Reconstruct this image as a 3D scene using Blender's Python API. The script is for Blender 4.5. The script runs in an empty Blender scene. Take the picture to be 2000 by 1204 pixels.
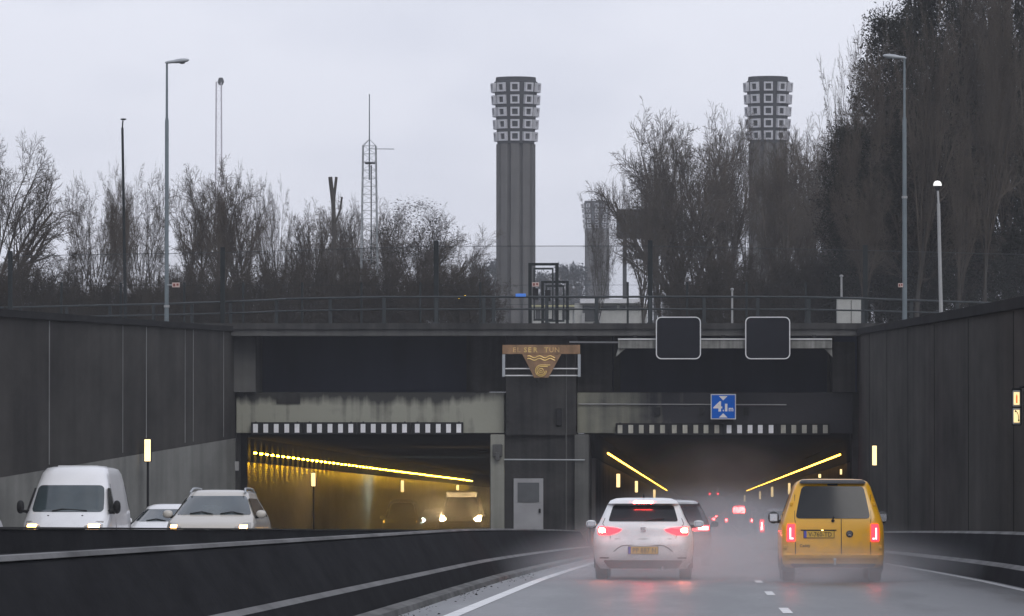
import bpy, math, random
from mathutils import Vector, Matrix, Euler
R = math.radians
scene = bpy.context.scene
COL = scene.collection
F = 8400.0
YAW = math.atan(362.0/F); PITCH = math.atan(103.0/F)
CAMROT = Euler((math.pi/2+PITCH, 0, YAW), 'XYZ').to_matrix()

def P(px, py, Y):
    """world point at depth Y that the photograph shows at pixel (px, py) of 2000x1204"""
    d = CAMROT @ Vector(((px-1000)/F, (602-py)/F, -1.0))
    return d * (Y/d.y)

def road_z(y):
    z = -1.15-0.03583*min(y, 150.0)
    if y > 72: z -= 0.30*((min(y, 150.0)-72)/78.0)**1.3
    if y > 150: z -= 0.0346*(y-150.0)
    return z
def lamp_z(y): return -3.62-0.0346*(y-166.0)

# ---------------------------------------------------------------- materials
def nn(nt, t, **kw):
    n = nt.nodes.new(t)
    for k, v in kw.items(): setattr(n, k, v)
    return n
def mat(name, col, rough=0.6, metal=0.0, var=0.25, scale=3.0, stretch=(1, 1, 1), bump=0.0, bscale=None,
        coat=0.0, emit=None, estr=0.0, spec=0.5, rvar=0.0, col2=None, ramp=(0.3, 0.7), detail=6, alpha=None):
    m = bpy.data.materials.new(name); m.use_nodes = True
    nt = m.node_tree; L = nt.links
    b = nt.nodes['Principled BSDF']
    b.inputs['Roughness'].default_value = rough
    b.inputs['Metallic'].default_value = metal
    b.inputs['Specular IOR Level'].default_value = spec
    b.inputs['Coat Weight'].default_value = coat
    b.inputs['Coat Roughness'].default_value = 0.08
    if alpha is not None: b.inputs['Alpha'].default_value = alpha
    tc = nn(nt, 'ShaderNodeTexCoord'); mp = nn(nt, 'ShaderNodeMapping')
    mp.inputs['Scale'].default_value = stretch
    L.new(tc.outputs['Object'], mp.inputs['Vector'])
    no = nn(nt, 'ShaderNodeTexNoise'); no.inputs['Scale'].default_value = scale; no.inputs['Detail'].default_value = detail
    L.new(mp.outputs[0], no.inputs['Vector'])
    cr = nn(nt, 'ShaderNodeValToRGB')
    a = tuple(c*(1-var) for c in col); z = tuple(min(1, c*(1+var)) for c in col) if col2 is None else col2
    cr.color_ramp.elements[0].position = ramp[0]; cr.color_ramp.elements[1].position = ramp[1]
    cr.color_ramp.elements[0].color = (*a, 1); cr.color_ramp.elements[1].color = (*z, 1)
    L.new(no.outputs['Fac'], cr.inputs['Fac']); L.new(cr.outputs['Color'], b.inputs['Base Color'])
    if rvar:
        mr = nn(nt, 'ShaderNodeMapRange'); mr.inputs[1].default_value = 0.3; mr.inputs[2].default_value = 0.7
        mr.inputs[3].default_value = max(0.02, rough-rvar); mr.inputs[4].default_value = rough+rvar
        L.new(no.outputs['Fac'], mr.inputs[0]); L.new(mr.outputs[0], b.inputs['Roughness'])
    if bump:
        n2 = nn(nt, 'ShaderNodeTexNoise'); n2.inputs['Scale'].default_value = bscale or scale*6; n2.inputs['Detail'].default_value = 4
        L.new(mp.outputs[0], n2.inputs['Vector'])
        bp = nn(nt, 'ShaderNodeBump'); bp.inputs['Strength'].default_value = bump; bp.inputs['Distance'].default_value = 0.03
        L.new(n2.outputs['Fac'], bp.inputs['Height']); L.new(bp.outputs[0], b.inputs['Normal'])
    if emit:
        b.inputs['Emission Color'].default_value = (*emit, 1); b.inputs['Emission Strength'].default_value = estr
    return m

def stained(name, base, soot, axis_bias=None, streak=0.5, bias=0.5, width=0.2, rough=0.9, sc=1.0, blotch=0.9, zfade=None, spec=0.0):
    """concrete with soot: vertical runs + blotches; axis_bias=(x0,x1) sootier from x0 to x1; zfade=(z0,z1) sootier from z0 up to z1"""
    m = bpy.data.materials.new(name); m.use_nodes = True
    nt = m.node_tree; L = nt.links; b = nt.nodes['Principled BSDF']
    b.inputs['Roughness'].default_value = rough; b.inputs['Specular IOR Level'].default_value = spec
    ge = nn(nt, 'ShaderNodeNewGeometry')
    m1 = nn(nt, 'ShaderNodeMapping'); m1.inputs['Scale'].default_value = (2.2*sc, 0.4*sc, 0.10*sc); L.new(ge.outputs['Position'], m1.inputs[0])
    s = nn(nt, 'ShaderNodeTexNoise'); s.inputs['Scale'].default_value = 1.6; s.inputs['Detail'].default_value = 7; L.new(m1.outputs[0], s.inputs['Vector'])
    m2 = nn(nt, 'ShaderNodeMapping'); m2.inputs['Scale'].default_value = (0.6*sc, 0.25*sc, 0.9*sc); L.new(ge.outputs['Position'], m2.inputs[0])
    g = nn(nt, 'ShaderNodeTexNoise'); g.inputs['Scale'].default_value = blotch; g.inputs['Detail'].default_value = 9; g.inputs['Roughness'].default_value = 0.62; L.new(m2.outputs[0], g.inputs['Vector'])
    mx = nn(nt, 'ShaderNodeMix'); mx.inputs['Factor'].default_value = streak
    L.new(g.outputs['Fac'], mx.inputs['A']); L.new(s.outputs['Fac'], mx.inputs['B'])
    out = mx.outputs[0]
    sp = nn(nt, 'ShaderNodeSeparateXYZ'); L.new(ge.outputs['Position'], sp.inputs[0])
    for ax, rng, amt in ((0, axis_bias, 0.5), (2, zfade, 0.30)):
        if rng:
            mr = nn(nt, 'ShaderNodeMapRange'); mr.inputs[1].default_value = rng[0]; mr.inputs[2].default_value = rng[1]
            mr.inputs[3].default_value = 0; mr.inputs[4].default_value = amt
            L.new(sp.outputs[ax], mr.inputs[0])
            ad = nn(nt, 'ShaderNodeMath', operation='ADD'); L.new(out, ad.inputs[0]); L.new(mr.outputs[0], ad.inputs[1]); out = ad.outputs[0]
    cr = nn(nt, 'ShaderNodeValToRGB'); e = cr.color_ramp.elements
    e[0].position = bias-width; e[1].position = bias+width
    e[0].color = (*base, 1); e[1].color = (*soot, 1)
    L.new(out, cr.inputs['Fac']); L.new(cr.outputs['Color'], b.inputs['Base Color'])
    bp = nn(nt, 'ShaderNodeBump'); bp.inputs['Strength'].default_value = 0.25; bp.inputs['Distance'].default_value = 0.03
    n3 = nn(nt, 'ShaderNodeTexNoise'); n3.inputs['Scale'].default_value = 9; n3.inputs['Detail'].default_value = 5; L.new(ge.outputs['Position'], n3.inputs['Vector'])
    L.new(n3.outputs['Fac'], bp.inputs['Height']); L.new(bp.outputs[0], b.inputs['Normal'])
    return m

M = {}
M['soot'] = stained('sooty_concrete', (0.075, 0.073, 0.070), (0.024, 0.024, 0.025), streak=0.45, bias=0.48, width=0.16)
M['soot_wall'] = stained('dark_wall_concrete', (0.092, 0.088, 0.082), (0.034, 0.033, 0.033), streak=0.3, sc=0.9, blotch=0.5, width=0.2)
M['wall_pale'] = stained('washed_wall_concrete', (0.30, 0.30, 0.275), (0.15, 0.15, 0.14), streak=0.5)
M['coping'] = stained('coping_concrete', (0.045, 0.045, 0.045), (0.025, 0.025, 0.026), streak=0.4)
M['lintel'] = stained('stained_pale_lintel', (0.31, 0.31, 0.26), (0.05, 0.05, 0.048), streak=0.42, bias=0.62, width=0.09, zfade=(-1.6, -1.08), blotch=0.45)
M['lintel_soot'] = stained('soot_fading_lintel', (0.25, 0.25, 0.20), (0.045, 0.045, 0.05), axis_bias=(-4.2, 0.6), streak=0.5, bias=0.66, width=0.2)
M['column'] = stained('pale_column_concrete', (0.30, 0.30, 0.26), (0.12, 0.12, 0.11), streak=0.5, bias=0.55)
M['column_dark'] = stained('dirty_column_concrete', (0.16, 0.16, 0.15), (0.06, 0.06, 0.06), streak=0.5)
M['fascia'] = stained('fascia_concrete', (0.13, 0.13, 0.125), (0.06, 0.06, 0.06), streak=0.5)
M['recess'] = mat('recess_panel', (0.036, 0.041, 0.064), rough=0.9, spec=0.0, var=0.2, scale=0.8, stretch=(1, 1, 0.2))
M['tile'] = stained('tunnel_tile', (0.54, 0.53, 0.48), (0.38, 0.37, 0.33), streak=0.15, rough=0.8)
M['tile_soot_dim'] = stained('sooty_dimmed_tunnel_tile', (0.13, 0.125, 0.12), (0.06, 0.058, 0.056), streak=0.5, rough=0.8)  # sooty darker copy of the tile, putting the weaker light into its colour
M['tube_dark'] = mat('tunnel_soot_and_shade', (0.014, 0.014, 0.0145), rough=0.95, spec=0.0, var=0.3, scale=0.8)  # soot plus the shade above the lamp rows, put into one dark colour
M['barrier'] = stained('barrier_concrete', (0.036, 0.037, 0.040), (0.020, 0.020, 0.022), streak=0.35, rough=0.85, sc=2)
M['barrier_sheen'] = stained('sheen_barrier_edge', (0.20, 0.20, 0.20), (0.06, 0.06, 0.06), streak=0.0, rough=0.7, sc=2, spec=0.2)  # sky sheen on the wet upward edges, put in as a paler colour
M['kerb'] = stained('kerb_concrete', (0.22, 0.22, 0.22), (0.09, 0.09, 0.09), streak=0.2, sc=3)
M['median'] = mat('median_surface', (0.05, 0.05, 0.048), rough=0.6, scale=2, bump=0.3)
M['mark'] = mat('road_paint', (0.72, 0.72, 0.72), rough=0.35, var=0.18, scale=2.5)
M['steel'] = mat('galvanised_steel', (0.30, 0.32, 0.33), rough=0.5, metal=0.4, var=0.15, scale=2)
M['lamp_post'] = mat('painted_lamp_post', (0.13, 0.16, 0.175), rough=0.5, var=0.15, scale=1.5)
M['lamp_head'] = mat('lamp_head_grey', (0.34, 0.36, 0.38), rough=0.45, var=0.12)
M['post_pale'] = mat('pale_pole', (0.33, 0.33, 0.33), rough=0.5, var=0.12)
M['dark_metal'] = mat('dark_green_steel', (0.014, 0.018, 0.019), rough=0.7, var=0.25, scale=4, spec=0.2)
M['railing'] = mat('railing_steel', (0.026, 0.032, 0.034), rough=0.6, spec=0.3, var=0.25, scale=3)
M['black'] = mat('black_plastic', (0.011, 0.011, 0.012), rough=0.6, var=0.2, spec=0.25)
M['screen'] = mat('matrix_screen', (0.006, 0.007, 0.011), rough=0.5, var=0.2, spec=0.15)
M['rim_white'] = mat('white_trim', (0.62, 0.62, 0.62), rough=0.5, var=0.08)
M['beam_pale'] = stained('pale_steel_beam', (0.30, 0.30, 0.28), (0.07, 0.07, 0.065), streak=0.5, sc=3)
M['blue_sign'] = mat('blue_sign', (0.0, 0.115, 0.56), rough=0.6, var=0.05, spec=0.1)
M['sign_white'] = mat('sign_white', (0.80, 0.78, 0.76), rough=0.4, var=0.04)
M['blue_box'] = mat('bright_blue_sheet', (0.07, 0.25, 0.80), rough=0.5, var=0.05)
M['bronze'] = mat('bronze_plate', (0.26, 0.15, 0.075), rough=0.6, metal=0.0, var=0.45, scale=2.5, stretch=(1, 1, 0.5))
M['gold'] = mat('gilded_relief', (0.72, 0.50, 0.17), rough=0.4, metal=0.25, var=0.25, scale=4)
M['gold_worn'] = mat('worn_gilding', (0.60, 0.38, 0.15), rough=0.5, metal=0.1, var=0.35, scale=6)
M['door'] = mat('grey_steel_door', (0.30, 0.30, 0.31), rough=0.5, var=0.12, scale=1.5)
M['mirror'] = mat('mirror_glass', (0.55, 0.56, 0.58), rough=0.12, metal=0.8, var=0.05)
M['pane'] = mat('dull_glass', (0.09, 0.095, 0.10), rough=0.25, var=0.15)
M['white_block'] = mat('white_reflector', (0.78, 0.78, 0.80), rough=0.5, var=0.1, scale=2)
M['dirty_block'] = mat('dirty_reflector', (0.40, 0.39, 0.33), rough=0.55, var=0.25, scale=3, stretch=(2, 1, 0.6))
M['amber'] = mat('amber_lamp', (0.8, 0.6, 0.2), emit=(1.0, 0.56, 0.022), estr=75.0)
M['amber_soft'] = mat('amber_strip_lamp', (0.8, 0.6, 0.2), emit=(1.0, 0.52, 0.05), estr=9.0)
M['warm_lamp'] = mat('warm_white_lamp', (0.8, 0.8, 0.7), emit=(1.0, 0.72, 0.33), estr=1.15)
M['sign_lit'] = mat('lit_sign_face', (0.8, 0.8, 0.7), emit=(1.0, 0.72, 0.28), estr=0.75)
M['sign_orange'] = mat('sign_red_orange', (0.55, 0.10, 0.03), rough=0.4, emit=(1.0, 0.22, 0.05), estr=0.5)
M['red_lamp'] = mat('red_signal_lamp', (0.5, 0.02, 0.02), emit=(1.0, 0.03, 0.05), estr=5.0)
M['tower'] = stained('tower_concrete', (0.135, 0.130, 0.124), (0.070, 0.068, 0.067), streak=0.7, sc=0.5)
M['tower_dark'] = mat('tower_head_concrete', (0.036, 0.038, 0.042), rough=0.9, var=0.2, scale=1, spec=0.1)
M['tower_frame'] = mat('tower_window_frame', (0.50, 0.50, 0.535), rough=0.8, var=0.12, scale=1.5)
M['bark'] = mat('wet_bark', (0.052, 0.046, 0.040), rough=0.8, var=0.4, scale=2, stretch=(1, 1, 0.3))
M['twig'] = mat('bare_twigs', (0.074, 0.062, 0.051), rough=0.95, spec=0.1, var=0.4, scale=0.6)
M['twig_brown'] = mat('brown_brush_twigs', (0.050, 0.041, 0.032), rough=0.95, spec=0.1, var=0.4, scale=0.6)
M['ivy'] = mat('dark_evergreen_leaves', (0.020, 0.020, 0.015), rough=0.95, spec=0.1, var=0.55, scale=0.9)
M['dry_leaf'] = mat('withered_leaves', (0.026, 0.022, 0.019), rough=0.9, spec=0.1, var=0.5, scale=1)
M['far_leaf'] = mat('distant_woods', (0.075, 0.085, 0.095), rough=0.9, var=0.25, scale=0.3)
M['ground'] = mat('wet_grass_ground', (0.040, 0.042, 0.026), rough=0.9, var=0.4, scale=0.5, bump=0.4, bscale=5)
M['bank'] = mat('brown_bank', (0.030, 0.026, 0.021), rough=0.95, var=0.4, scale=1.5, spec=0.0, bump=0.5)
M['white_wall'] = mat('pale_render', (0.42, 0.42, 0.40), rough=0.8, var=0.1)
M['white_roof'] = mat('white_fascia', (0.66, 0.66, 0.68), rough=0.6, var=0.06)
M['yellow_strip'] = mat('yellowish_strip', (0.40, 0.38, 0.22), rough=0.7, var=0.1)
M['dark_board'] = mat('dark_board', (0.040, 0.042, 0.046), rough=0.8, var=0.25, scale=0.5)
M['mesh_wire'] = mat('fine_wire_mesh', (0.03, 0.034, 0.036), rough=0.6, var=0.1, alpha=0.07)
M['orange_tag'] = mat('small_plate', (0.55, 0.42, 0.38), rough=0.5, var=0.15)
M['tag_ink'] = mat('plate_ink', (0.20, 0.04, 0.03), rough=0.5, var=0.1)

# asphalt: wet, rough, with worn wheel tracks and pools
def asphalt():
    m = bpy.data.materials.new('wet_asphalt'); m.use_nodes = True
    nt = m.node_tree; L = nt.links; b = nt.nodes['Principled BSDF']
    ge = nn(nt, 'ShaderNodeNewGeometry')
    mp = nn(nt, 'ShaderNodeMapping'); mp.inputs['Scale'].default_value = (1, 0.12, 1); L.new(ge.outputs['Position'], mp.inputs[0])
    n1 = nn(nt, 'ShaderNodeTexNoise'); n1.inputs['Scale'].default_value = 0.9; n1.inputs['Detail'].default_value = 6; L.new(mp.outputs[0], n1.inputs['Vector'])
    n2 = nn(nt, 'ShaderNodeTexNoise'); n2.inputs['Scale'].default_value = 14; n2.inputs['Detail'].default_value = 6; n2.inputs['Roughness'].default_value = 0.7
    mq = nn(nt, 'ShaderNodeMapping'); mq.inputs['Scale'].default_value = (1, 0.25, 1); L.new(ge.outputs['Position'], mq.inputs[0]); L.new(mq.outputs[0], n2.inputs['Vector'])
    # wheel tracks: four polished, darker, wetter bands
    sx = nn(nt, 'ShaderNodeSeparateXYZ'); L.new(ge.outputs['Position'], sx.inputs[0])
    ph = nn(nt, 'ShaderNodeMath', operation='MULTIPLY_ADD'); ph.inputs[1].default_value = 2*math.pi/1.72; ph.inputs[2].default_value = 0.62; L.new(sx.outputs['X'], ph.inputs[0])
    si = nn(nt, 'ShaderNodeMath', operation='SINE'); L.new(ph.outputs[0], si.inputs[0])
    tr = nn(nt, 'ShaderNodeMath', operation='MULTIPLY_ADD'); tr.inputs[1].default_value = 0.13; L.new(si.outputs[0], tr.inputs[0]); L.new(n1.outputs['Fac'], tr.inputs[2])
    t2 = nn(nt, 'ShaderNodeMath', operation='MULTIPLY_ADD'); t2.inputs[1].default_value = 0.5; L.new(n2.outputs['Fac'], t2.inputs[0]); L.new(tr.outputs[0], t2.inputs[2])
    t3 = nn(nt, 'ShaderNodeMath', operation='SUBTRACT'); t3.inputs[1].default_value = 0.25; L.new(t2.outputs[0], t3.inputs[0])
    cr = nn(nt, 'ShaderNodeValToRGB'); e = cr.color_ramp.elements
    e[0].position = 0.28; e[1].position = 0.72; e[0].color = (0.055, 0.057, 0.062, 1); e[1].color = (0.145, 0.148, 0.155, 1)
    L.new(t3.outputs[0], cr.inputs['Fac']); L.new(cr.outputs[0], b.inputs['Base Color'])
    mr = nn(nt, 'ShaderNodeMapRange'); mr.inputs[1].default_value = 0.3; mr.inputs[2].default_value = 0.7; mr.inputs[3].default_value = 0.29; mr.inputs[4].default_value = 0.50
    L.new(t3.outputs[0], mr.inputs[0]); L.new(mr.outputs[0], b.inputs['Roughness'])
    b.inputs['Specular IOR Level'].default_value = 0.6
    bp = nn(nt, 'ShaderNodeBump'); bp.inputs['Strength'].default_value = 0.35; bp.inputs['Distance'].default_value = 0.02
    L.new(n2.outputs['Fac'], bp.inputs['Height']); L.new(bp.outputs[0], b.inputs['Normal'])
    return m
M['asphalt'] = asphalt()

# ---------------------------------------------------------------- mesh builder
ORIGIN = {}
class MB:
    def __init__(s): s.v = []; s.f = []
    def add(s, vs, fs):
        o = len(s.v); s.v.extend([tuple(v) for v in vs]); s.f.extend([tuple(i+o for i in f) for f in fs]); return s
    def box(s, x0, x1, y0, y1, z0, z1, bev=0.0):
        if bev <= 0:
            vs = [(x, y, z) for z in (z0, z1) for y in (y0, y1) for x in (x0, x1)]
            return s.add(vs, [(0, 2, 3, 1), (4, 5, 7, 6), (0, 1, 5, 4), (2, 6, 7, 3), (0, 4, 6, 2), (1, 3, 7, 5)])
        b = bev; vs = []; idx = {}
        for sx in (0, 1):
            for sy in (0, 1):
                for sz in (0, 1):
                    X = (x0, x1)[sx]; Y = (y0, y1)[sy]; Z = (z0, z1)[sz]
                    dx = b if sx == 0 else -b; dy = b if sy == 0 else -b; dz = b if sz == 0 else -b
                    for k, p in enumerate(((X, Y+dy, Z+dz), (X+dx, Y, Z+dz), (X+dx, Y+dy, Z))):
                        idx[(sx, sy, sz, k)] = len(vs); vs.append(p)
        I = idx; fs = []
        for sx in (0, 1): fs.append([I[(sx, a, c, 0)] for a, c in ((0, 0), (1, 0), (1, 1), (0, 1))])
        for sy in (0, 1): fs.append([I[(a, sy, c, 1)] for a, c in ((0, 0), (1, 0), (1, 1), (0, 1))])
        for sz in (0, 1): fs.append([I[(a, c, sz, 2)] for a, c in ((0, 0), (1, 0), (1, 1), (0, 1))])
        for a in (0, 1):
            for c in (0, 1):
                fs.append([I[(a, c, 0, 0)], I[(a, c, 1, 0)], I[(a, c, 1, 1)], I[(a, c, 0, 1)]])
                fs.append([I[(a, 0, c, 0)], I[(a, 1, c, 0)], I[(a, 1, c, 2)], I[(a, 0, c, 2)]])
                fs.append([I[(0, a, c, 1)], I[(1, a, c, 1)], I[(1, a, c, 2)], I[(0, a, c, 2)]])
        for k in [(a, c, d) for a in (0, 1) for c in (0, 1) for d in (0, 1)]: fs.append([I[(*k, 0)], I[(*k, 1)], I[(*k, 2)]])
        return s.add(vs, fs)
    def tube(s, p, q, r0, r1=None, n=8, cap=True):
        p = Vector(p); q = Vector(q); r1 = r0 if r1 is None else r1
        d = (q-p); d.normalize()
        u = d.orthogonal().normalized(); w = d.cross(u)
        vs = []
        for c, r in ((p, r0), (q, r1)):
            for k in range(n):
                a = 2*math.pi*k/n; vs.append(c+u*math.cos(a)*r+w*math.sin(a)*r)
        fs = [(k, (k+1) % n, n+(k+1) % n, n+k) for k in range(n)]
        if cap: fs += [tuple(range(n))[::-1], tuple(range(n, 2*n))]
        return s.add(vs, fs)
    def path(s, pts, r, n=6):
        for a, b in zip(pts[:-1], pts[1:]): s.tube(a, b, r, r, n)
        return s
    def rings(s, rings, close=True, cap0=True, cap1=True):
        n = len(rings[0]); vs = [v for r in rings for v in r]; fs = []
        for i in range(len(rings)-1):
            for k in range(n if close else n-1):
                fs.append((i*n+k, i*n+(k+1) % n, (i+1)*n+(k+1) % n, (i+1)*n+k))
        if cap0: fs.append(tuple(range(n))[::-1])
        if cap1: fs.append(tuple(range((len(rings)-1)*n, len(rings)*n)))
        return s.add(vs, fs)
    def lathe(s, prof, c=(0, 0, 0), axis='z', n=20):
        rs = []
        for r, h in prof:
            ring = []
            for k in range(n):
                a = 2*math.pi*k/n; u = math.cos(a)*r; w = math.sin(a)*r
                ring.append((c[0]+u, c[1]+w, c[2]+h) if axis == 'z' else ((c[0]+h, c[1]+u, c[2]+w) if axis == 'x' else (c[0]+u, c[1]+h, c[2]-w)))
            rs.append(ring)
        return s.rings(rs)
    def prism(s, poly, y0, y1):
        """poly: list of (x, z); extruded along y"""
        n = len(poly); vs = [(x, y0, z) for x, z in poly]+[(x, y1, z) for x, z in poly]
        fs = [tuple(range(n)), tuple(range(n, 2*n))[::-1]]+[(k, n+k, n+(k+1) % n, (k+1) % n) for k in range(n)]
        return s.add(vs, fs)
    def build(s, name, m, parent=None, local=False, smooth=False):
        vs = s.v
        if parent is not None:
            o = ORIGIN.get(parent.name, Vector((0, 0, 0)))
        else:
            xs = [v[0] for v in vs]; ys = [v[1] for v in vs]; zs = [v[2] for v in vs]
            o = Vector(((min(xs)+max(xs))/2, (min(ys)+max(ys))/2, min(zs)))
        if local: o = Vector((0, 0, 0))
        me = bpy.data.meshes.new(name)
        me.from_pydata([(v[0]-o.x, v[1]-o.y, v[2]-o.z) for v in vs], [], s.f)
        me.materials.append(m)
        if smooth:
            me.shade_smooth()
            me.set_sharp_from_angle(angle=R(38))
        ob = bpy.data.objects.new(name, me); COL.objects.link(ob)
        if parent is not None: ob.parent = parent; ORIGIN[ob.name] = o
        else:
            ob.location = o; ORIGIN[ob.name] = o
        return ob
def tag(o, label, cat, group=None, kind=None):
    if label: o['label'] = label
    if cat: o['category'] = cat
    if group: o['group'] = group
    if kind: o['kind'] = kind
    return o
def thing(name, label, cat, loc=(0, 0, 0), group=None, rot=None):
    o = bpy.data.objects.new(name, None); COL.objects.link(o); o.empty_display_size = 0.2
    o.location = loc; ORIGIN[o.name] = Vector(loc)
    if rot: o.rotation_euler = rot
    return tag(o, label, cat, group)
def dup(o, parent=None):
    c = o.copy(); COL.objects.link(c)
    if parent is not None: c.parent = parent
    for ch in list(o.children): dup(ch, c)
    return c
def bx(p0, p1, depth, bev=0.0, mb=None):
    """box whose front face covers two opposite photo points at one depth"""
    mb = mb or MB()
    return mb.box(min(p0.x, p1.x), max(p0.x, p1.x), p0.y, p0.y+depth, min(p0.z, p1.z), max(p0.z, p1.z), bev)
def px_box(x0, y0, x1, y1, Y, depth, bev=0.0, mb=None):
    return bx(P(x0, y0, Y), P(x1, y1, Y), depth, bev, mb)
_dg = None
def text_into(mb, s, x, y, z, h, align='CENTER', depth=0.006, bold=0.0, width=None):
    """upright lettering facing -y; (x, z) is the middle of the baseline, h the capital height"""
    cu = bpy.data.curves.new('t', 'FONT'); cu.body = s; cu.size = h/0.70; cu.align_x = align; cu.extrude = depth/2; cu.offset = bold; cu.resolution_u = 2
    ob = bpy.data.objects.new('t', cu); COL.objects.link(ob)
    bpy.context.view_layer.update()
    me = bpy.data.meshes.new_from_object(ob.evaluated_get(bpy.context.evaluated_depsgraph_get()))
    sx = 1.0
    if width:
        w = max(v.co.x for v in me.vertices)-min(v.co.x for v in me.vertices); sx = width/w
    mb.add([(x+v.co.x*sx, y-v.co.z, z+v.co.y) for v in me.vertices], [tuple(p.vertices) for p in me.polygons])
    bpy.data.objects.remove(ob); bpy.data.curves.remove(cu); bpy.data.meshes.remove(me)
    return mb
# ---------------------------------------------------------------- the setting
YS = [-30, 0, 20, 35, 45]+[45+7.5*k for k in range(1, 15)]+[165, 200, 260, 340, 450, 600, 760, 900]
def ribbon(x0, x1, ys, lift, zf=road_z):
    mb = MB(); vs = []; fs = []
    for y in ys: vs += [(x0, y, zf(y)+lift), (x1, y, zf(y)+lift)]
    for i in range(len(ys)-1): fs.append((2*i, 2*i+1, 2*i+3, 2*i+2))
    return mb.add(vs, fs)
road = ribbon(-3.5, 5.2, YS, 0).build('road', M['asphalt']); road['kind'] = 'structure'
onc = ribbon(-17.0, -6.9, YS, 0).build('oncoming_road', M['asphalt']); onc['kind'] = 'structure'
med = ribbon(-6.9, -4.2, [y for y in YS if y <= 150], 0.02).build('median_strip', M['median']); med['kind'] = 'structure'
ribbon(-2.88, -2.70, YS, 0.005).build('edge_line', M['mark'], road)
ribbon(4.93, 5.07, YS, 0.005).build('edge_line', M['mark'], road)
y = 39.0
while y < 300:
    ribbon(1.0, 1.12, [y, y+1.5, y+3], 0.005).build('lane_dash', M['mark'], road); y += 11.4

def xsec(name, pts, ys, m, parent, zf=road_z):
    """extrude a cross-section [(x, height above the road)] along the road"""
    mb = MB(); n = len(pts)
    rs = [[(x, y, zf(y)+h) for x, h in pts] for y in ys]
    mb.rings(rs, close=True); return mb.build(name, m, parent)
BY = [-10, 0, 15, 25, 35, 45]+[45+7.5*k for k in range(1, 14)]+[149.5]
b1 = thing('median_barrier', 'dark concrete step barrier with pale edges painted as sky sheen beside our left lane', 'barrier', (-4, 60, road_z(60)))
xsec('barrier_wall', [(-4.06, 0.835), (-3.76, 0.36), (-3.76, 0), (-4.36, 0), (-4.36, 0.90), (-4.12, 0.90)], BY, M['barrier'], b1)
xsec('top_edge', [(-4.066, 0.872), (-4.085, 0.902), (-4.15, 0.906), (-4.15, 0.88), (-4.08, 0.868)], BY, M['barrier_sheen'], b1)
xsec('ledge', [(-3.69, 0.328), (-3.757, 0.368), (-3.80, 0.368), (-3.80, 0.32)], BY, M['barrier_sheen'], b1)
xsec('barrier_foot', [(-3.56, 0.05), (-3.688, 0.326), (-3.757, 0.326), (-3.757, 0.05)], BY, M['barrier'], b1)
k1 = xsec('kerb', [(-3.40, 0.0), (-3.42, 0.07), (-3.56, 0.10), (-3.56, 0.0)], BY, M['kerb'], None); k1['kind'] = 'structure'
rl = random.Random(5); mb = MB()
for k in range(170):
    y = rl.uniform(38, 100); x = -3.38+abs(rl.gauss(0, 0.16)); z = road_z(y)+0.012; s_ = rl.uniform(0.008, 0.03); t_ = rl.uniform(0, 3.14)
    u = (math.cos(t_)*s_, math.sin(t_)*s_*1.6); v = (-math.sin(t_)*s_*0.6, math.cos(t_)*s_)
    mb.add([(x+u[0], y+u[1], z), (x+v[0], y+v[1], z+rl.uniform(0, 0.02)), (x-u[0], y-u[1], z+rl.uniform(0, 0.015)), (x-v[0], y-v[1], z)], [(0, 1, 2, 3)])
ll = mb.build('leaf_litter', M['dry_leaf'], None); ll['kind'] = 'stuff'
xsec('end_run', [(-3.47, 0.0), (-3.62, 0.30), (-3.70, 0.34), (-3.83, 0.86), (-3.83, 0.0)], [149.7, 152.6, 160], M['barrier'], b1)
def zb2(y): return road_z(y)+min(0.13, max(0.0, (80-y)/35*0.13))
b2 = thing('median_barrier', 'dark plain concrete barrier across the median, hiding the lower oncoming cars', 'barrier', (-7.3, 60, road_z(60)))
xsec('barrier_wall', [(-7.1, -0.3), (-7.2, 0.86), (-7.45, 0.86), (-7.55, -0.3)], BY, M['barrier'], b2, zb2)
xsec('top_edge', [(-7.18, 0.862), (-7.20, 0.885), (-7.45, 0.885), (-7.45, 0.862)], BY, M['coping'], b2, zb2)
b3 = thing('side_barrier', 'dark concrete step barrier with pale edges painted as sky sheen at the foot of the right retaining wall', 'barrier', (5.4, 60, road_z(60)))
xsec('barrier_wall', [(5.47, 0.835), (5.33, 0.30), (5.33, 0), (5.60, 0), (5.60, 0.835)], BY, M['barrier'], b3)
xsec('top_edge', [(5.46, 0.825), (5.50, 0.865), (5.61, 0.875), (5.61, 0.837), (5.475, 0.837)], BY, M['barrier_sheen'], b3)
xsec('ledge', [(5.22, 0.262), (5.33, 0.325), (5.335, 0.325), (5.335, 0.262)], BY, M['barrier_sheen'], b3)
xsec('barrier_foot', [(5.17, 0), (5.222, 0.260), (5.329, 0.260), (5.329, 0)], BY, M['barrier'], b3)

# ground above the cutting
GZ = 0.95
g = MB()
for (x0, x1, y0, y1) in ((-600, -17.0, -60, 153.6), (6.4, 600, -60, 153.6), (-600, 600, 153.6, 1190)):
    g.add([(x0, y0, GZ), (x1, y0, GZ), (x1, y1, GZ), (x0, y1, GZ)], [(0, 1, 2, 3)])
ground = g.build('ground', M['ground']); ground['kind'] = 'structure'

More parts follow.
